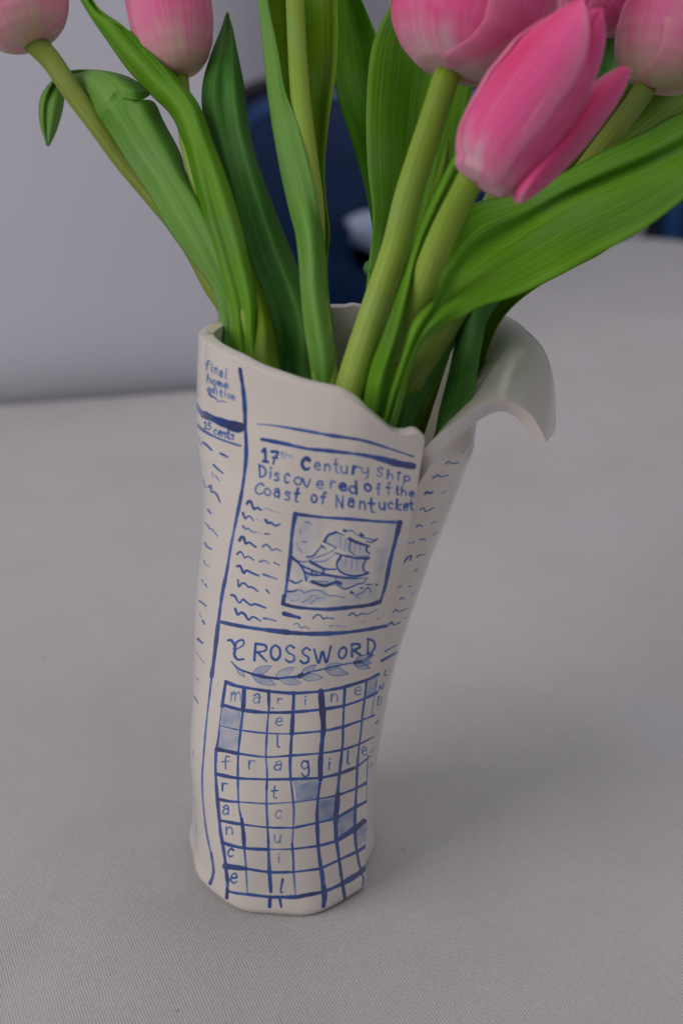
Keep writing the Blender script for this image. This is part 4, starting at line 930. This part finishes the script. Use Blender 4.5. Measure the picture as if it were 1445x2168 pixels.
# --- E: the sharp foreground bloom with one petal hanging loose
t = tulip('pink tulip in front at upper right with one petal loose at its side', (0.0, 0.53, 0.02))
tube('stem', [at(998, 372, .478), at(968, 430, .485), at(940, 490, .492), at(912, 555, .500), at(888, 620, .508), at(868, 680, .515), at(840, 760, .524), at(815, 840, .530), (0.008, .518, .16), (-0.008, .52, .03)],
     [.0046, .0047, .0049, .005, .0051, .0051, .005, .005, .005, .0045], GS, t)
bloom(t, (1010, 388, .474), (1262, 18, .474), .0172, [P3, P1], [(90, .90, .99, 1.0, 0, 0), (215, .90, .98, 1.0, 0, 0), (330, .88, .96, .95, 0, 0), (35, .98, .92, .85, 0, 1), (155, 1.02, .99, 1.10, 0, 1), (262, 1.05, .97, 1.25, 0, 1)], 5, .42)
blade('petal', [
    [(1090, 428, .474), (1100, 430, .470), (1112, 424, .476)],
    [(1088, 398, .476), (1112, 400, .464), (1150, 398, .476)],
    [(1110, 350, .480), (1150, 350, .465), (1192, 360, .478)],
    [(1150, 290, .483), (1195, 296, .468), (1236, 312, .480)],
    [(1200, 228, .485), (1240, 238, .472), (1282, 252, .482)],
    [(1262, 172, .487), (1288, 180, .478), (1318, 195, .484)],
    [(1315, 141, .488), (1324, 142, .485), (1334, 147, .486)]], P3, t, 40, 17, 0.0007)
blade('petal', [
    [(1058, 388, .482), (1075, 410, .480), (1092, 428, .480)],
    [(1070, 350, .482), (1085, 370, .474), (1104, 395, .478)],
    [(1100, 300, .484), (1118, 320, .476), (1140, 345, .482)],
    [(1140, 240, .486), (1160, 260, .480), (1185, 285, .486)]], P2, t, 20, 11, 0.0007)
blade('petal_claw', [[(1066, 396, .4795), (1082, 402, .4760), (1094, 400, .4790)], [(1072, 376, .4790), (1088, 380, .4740), (1100, 378, .4780)], [(1084, 362, .4790), (1092, 363, .4760), (1102, 362, .4790)]], M_ORANGE, t, 10, 9)
blade('leaf', [   # narrow bright leaf hugging the stem
    [(768, 830, .522), (795, 850, .513), (822, 835, .522)],
    [(782, 780, .520), (810, 790, .510), (838, 770, .520)],
    [(812, 705, .516), (836, 710, .505), (857, 700, .516)],
    [(840, 625, .511), (858, 625, .501), (866, 630, .512)],
    [(864, 560, .508), (874, 555, .500), (884, 560, .509)],
    [(880, 510, .507), (892, 500, .501), (908, 500, .508)],
    [(893, 470, .506), (912, 455, .501), (936, 450, .507)],
    [(915, 420, .505), (935, 405, .500), (958, 400, .506)],
    [(945, 360, .505), (960, 350, .502), (978, 352, .506)],
    [(972, 310, .506), (976, 308, .506), (980, 310, .506)]], G1, t, 60, 13)
blade('leaf', [
    [(868, 560, .540), (880, 560, .540), (892, 560, .540)],
    [(886, 490, .534), (896, 485, .530), (910, 480, .534)],
    [(905, 430, .538), (918, 425, .534), (932, 422, .538)],
    [(925, 370, .541), (935, 365, .538), (946, 368, .541)],
    [(944, 303, .545), (947, 300, .545), (950, 302, .545)]], G3, t, 30, 9)

# --- F: bloom at the right edge
t = tulip('pale pink tulip cut by the right edge, its stem crossing the broad right-hand leaf', (0.015, 0.535, 0.02))
tube('stem', [at(1368, 180, .546), at(1330, 235, .552), at(1275, 310, .558), at(1210, 395, .560), at(1130, 480, .560), at(1050, 560, .559), at(975, 650, .552), at(915, 740, .545), at(860, 850, .545), (0.015, .53, .15), (0.0, .53, .03)],
     [.0042, .0042, .0044, .0045, .0045, .0045, .0045, .0048, .0048, .0045, .0045], GS2, t)
bloom(t, (1385, 188, .545), (1480, -120, .545), .0212, [P1, P2], [(a+15, b, c, d, e, f) for a, b, c, d, e, f in STD], 6)
blade('leaf', creased([   # very broad leaf sweeping to the right
    [(846, 870, .517), (830, 868, .513), (815, 862, .517)],
    [(864, 805, .511), (850, 800, .505), (836, 797, .509)],
    [(884, 748, .506), (870, 742, .4995), (856, 738, .504)],
    [(908, 708, .5035), (892, 698, .4965), (872, 690, .5015)],
    [(950, 680, .502), (925, 655, .502), (900, 640, .512)],
    [(985, 668, .501), (948, 622, .514), (915, 575, .532)],
    [(1024, 650, .500), (975, 585, .525), (938, 520, .548)],
    [(1090, 625, .499), (1035, 535, .527), (992, 440, .549)],
    [(1180, 580, .497), (1120, 480, .526), (1085, 412, .548)],
    [(1260, 540, .496), (1200, 430, .525), (1172, 372, .546)],
    [(1340, 498, .496), (1290, 390, .524), (1265, 328, .544)],
    [(1420, 438, .497), (1385, 350, .522), (1360, 288, .543)],
    [(1500, 368, .500), (1480, 305, .522), (1440, 240, .545)],
    [(1590, 270, .506), (1580, 250, .515), (1560, 225, .530)],
    [(1650, 190, .515), (1648, 190, .515), (1646, 188, .516)]], 0.007, 0.004), G1, t, 90, 25, wave=0.0015)
blade('leaf', creased([   # leaf behind, upper right
    [(900, 700, .558), (930, 690, .565), (960, 690, .560)],
    [(960, 580, .561), (1020, 590, .569), (1080, 610, .562)],
    [(1040, 420, .564), (1110, 450, .573), (1180, 500, .566)],
    [(1130, 290, .568), (1215, 340, .577), (1300, 400, .570)],
    [(1225, 200, .572), (1310, 250, .581), (1400, 320, .574)],
    [(1320, 130, .576), (1400, 180, .585), (1490, 240, .578)],
    [(1430, 80, .580), (1500, 110, .588), (1570, 160, .582)],
    [(1600, 40, .586), (1605, 45, .587), (1610, 50, .587)]], 0.006, 0.003), G3, t, 60, 21)
blade('leaf', [   # dark inner leaf against the curled lip
    [(915, 935, .533), (928, 925, .530), (945, 910, .530)],
    [(930, 870, .540), (960, 870, .533), (1000, 840, .536)],
    [(950, 790, .546), (980, 790, .540), (1010, 785, .542)],
    [(965, 720, .551), (995, 720, .545), (1020, 725, .546)],
    [(975, 670, .555), (1005, 665, .548), (1035, 670, .550)],
    [(1020, 600, .560), (1050, 590, .553), (1085, 610, .556)],
    [(1090, 530, .565), (1110, 530, .560), (1140, 555, .562)]], G2, t, 50, 15)
blade('leaf', [   # its far half, edge running out under the broad leaf
    [(985, 850, .560), (1000, 850, .558), (1008, 810, .556)],
    [(1000, 780, .562), (1015, 770, .561), (1030, 745, .559)],
    [(1010, 720, .565), (1035, 705, .563), (1052, 692, .562)],
    [(1030, 660, .568), (1058, 660, .566), (1085, 648, .565)],
    [(1070, 590, .572), (1105, 600, .569), (1140, 606, .568)],
    [(1140, 530, .574), (1180, 545, .572), (1212, 568, .571)],
    [(1230, 470, .576), (1265, 490, .574), (1300, 515, .574)],
    [(1400, 380, .58), (1403, 383, .58), (1406, 386, .58)]], G3, t, 50, 13)

# --- G: bloom behind, at the top
t = tulip('pink tulip furthest back at the top right, mostly behind the front bloom', (0.012, 0.545, 0.02))
tube('stem', [at(1222, 60, .610), at(1180, 150, .607), at(1110, 290, .600), at(1030, 450, .592), at(975, 600, .583), at(940, 720, .572), at(895, 860, .562), (0.018, .54, .15), (0.004, .54, .03)],
     [.004]*9, GS, t)
bloom(t, (1228, 78, .610), (1335, -190, .610), .0205, [P1, P3], [(a+8, b, c, d, e, f) for a, b, c, d, e, f in STD], 7)
blade('leaf', [   # blue-green blade between the two right-hand blooms
    [(1150, 330, .596), (1190, 350, .600), (1240, 360, .598)],
    [(1190, 250, .599), (1240, 265, .604), (1300, 280, .601)],
    [(1228, 165, .602), (1280, 180, .608), (1345, 190, .604)],
    [(1275, 90, .606), (1320, 105, .612), (1380, 120, .608)],
    [(1340, 30, .61), (1375, 40, .615), (1420, 50, .612)],
    [(1440, -40, .615), (1450, -35, .616), (1460, -30, .616)]], G2, t, 40, 15)
blade('leaf', [   # low dark leaf deep in the mouth of the vase
    [(828, 880, .540), (850, 890, .534), (880, 890, .540)],
    [(850, 830, .545), (880, 830, .538), (915, 820, .545)],
    [(880, 760, .550), (915, 755, .543), (950, 750, .550)],
    [(910, 690, .556), (950, 690, .549), (985, 690, .555)],
    [(950, 610, .563), (985, 615, .557), (1010, 625, .562)],
    [(1010, 540, .57), (1020, 545, .57), (1030, 550, .57)]], G2, t, 40, 13)
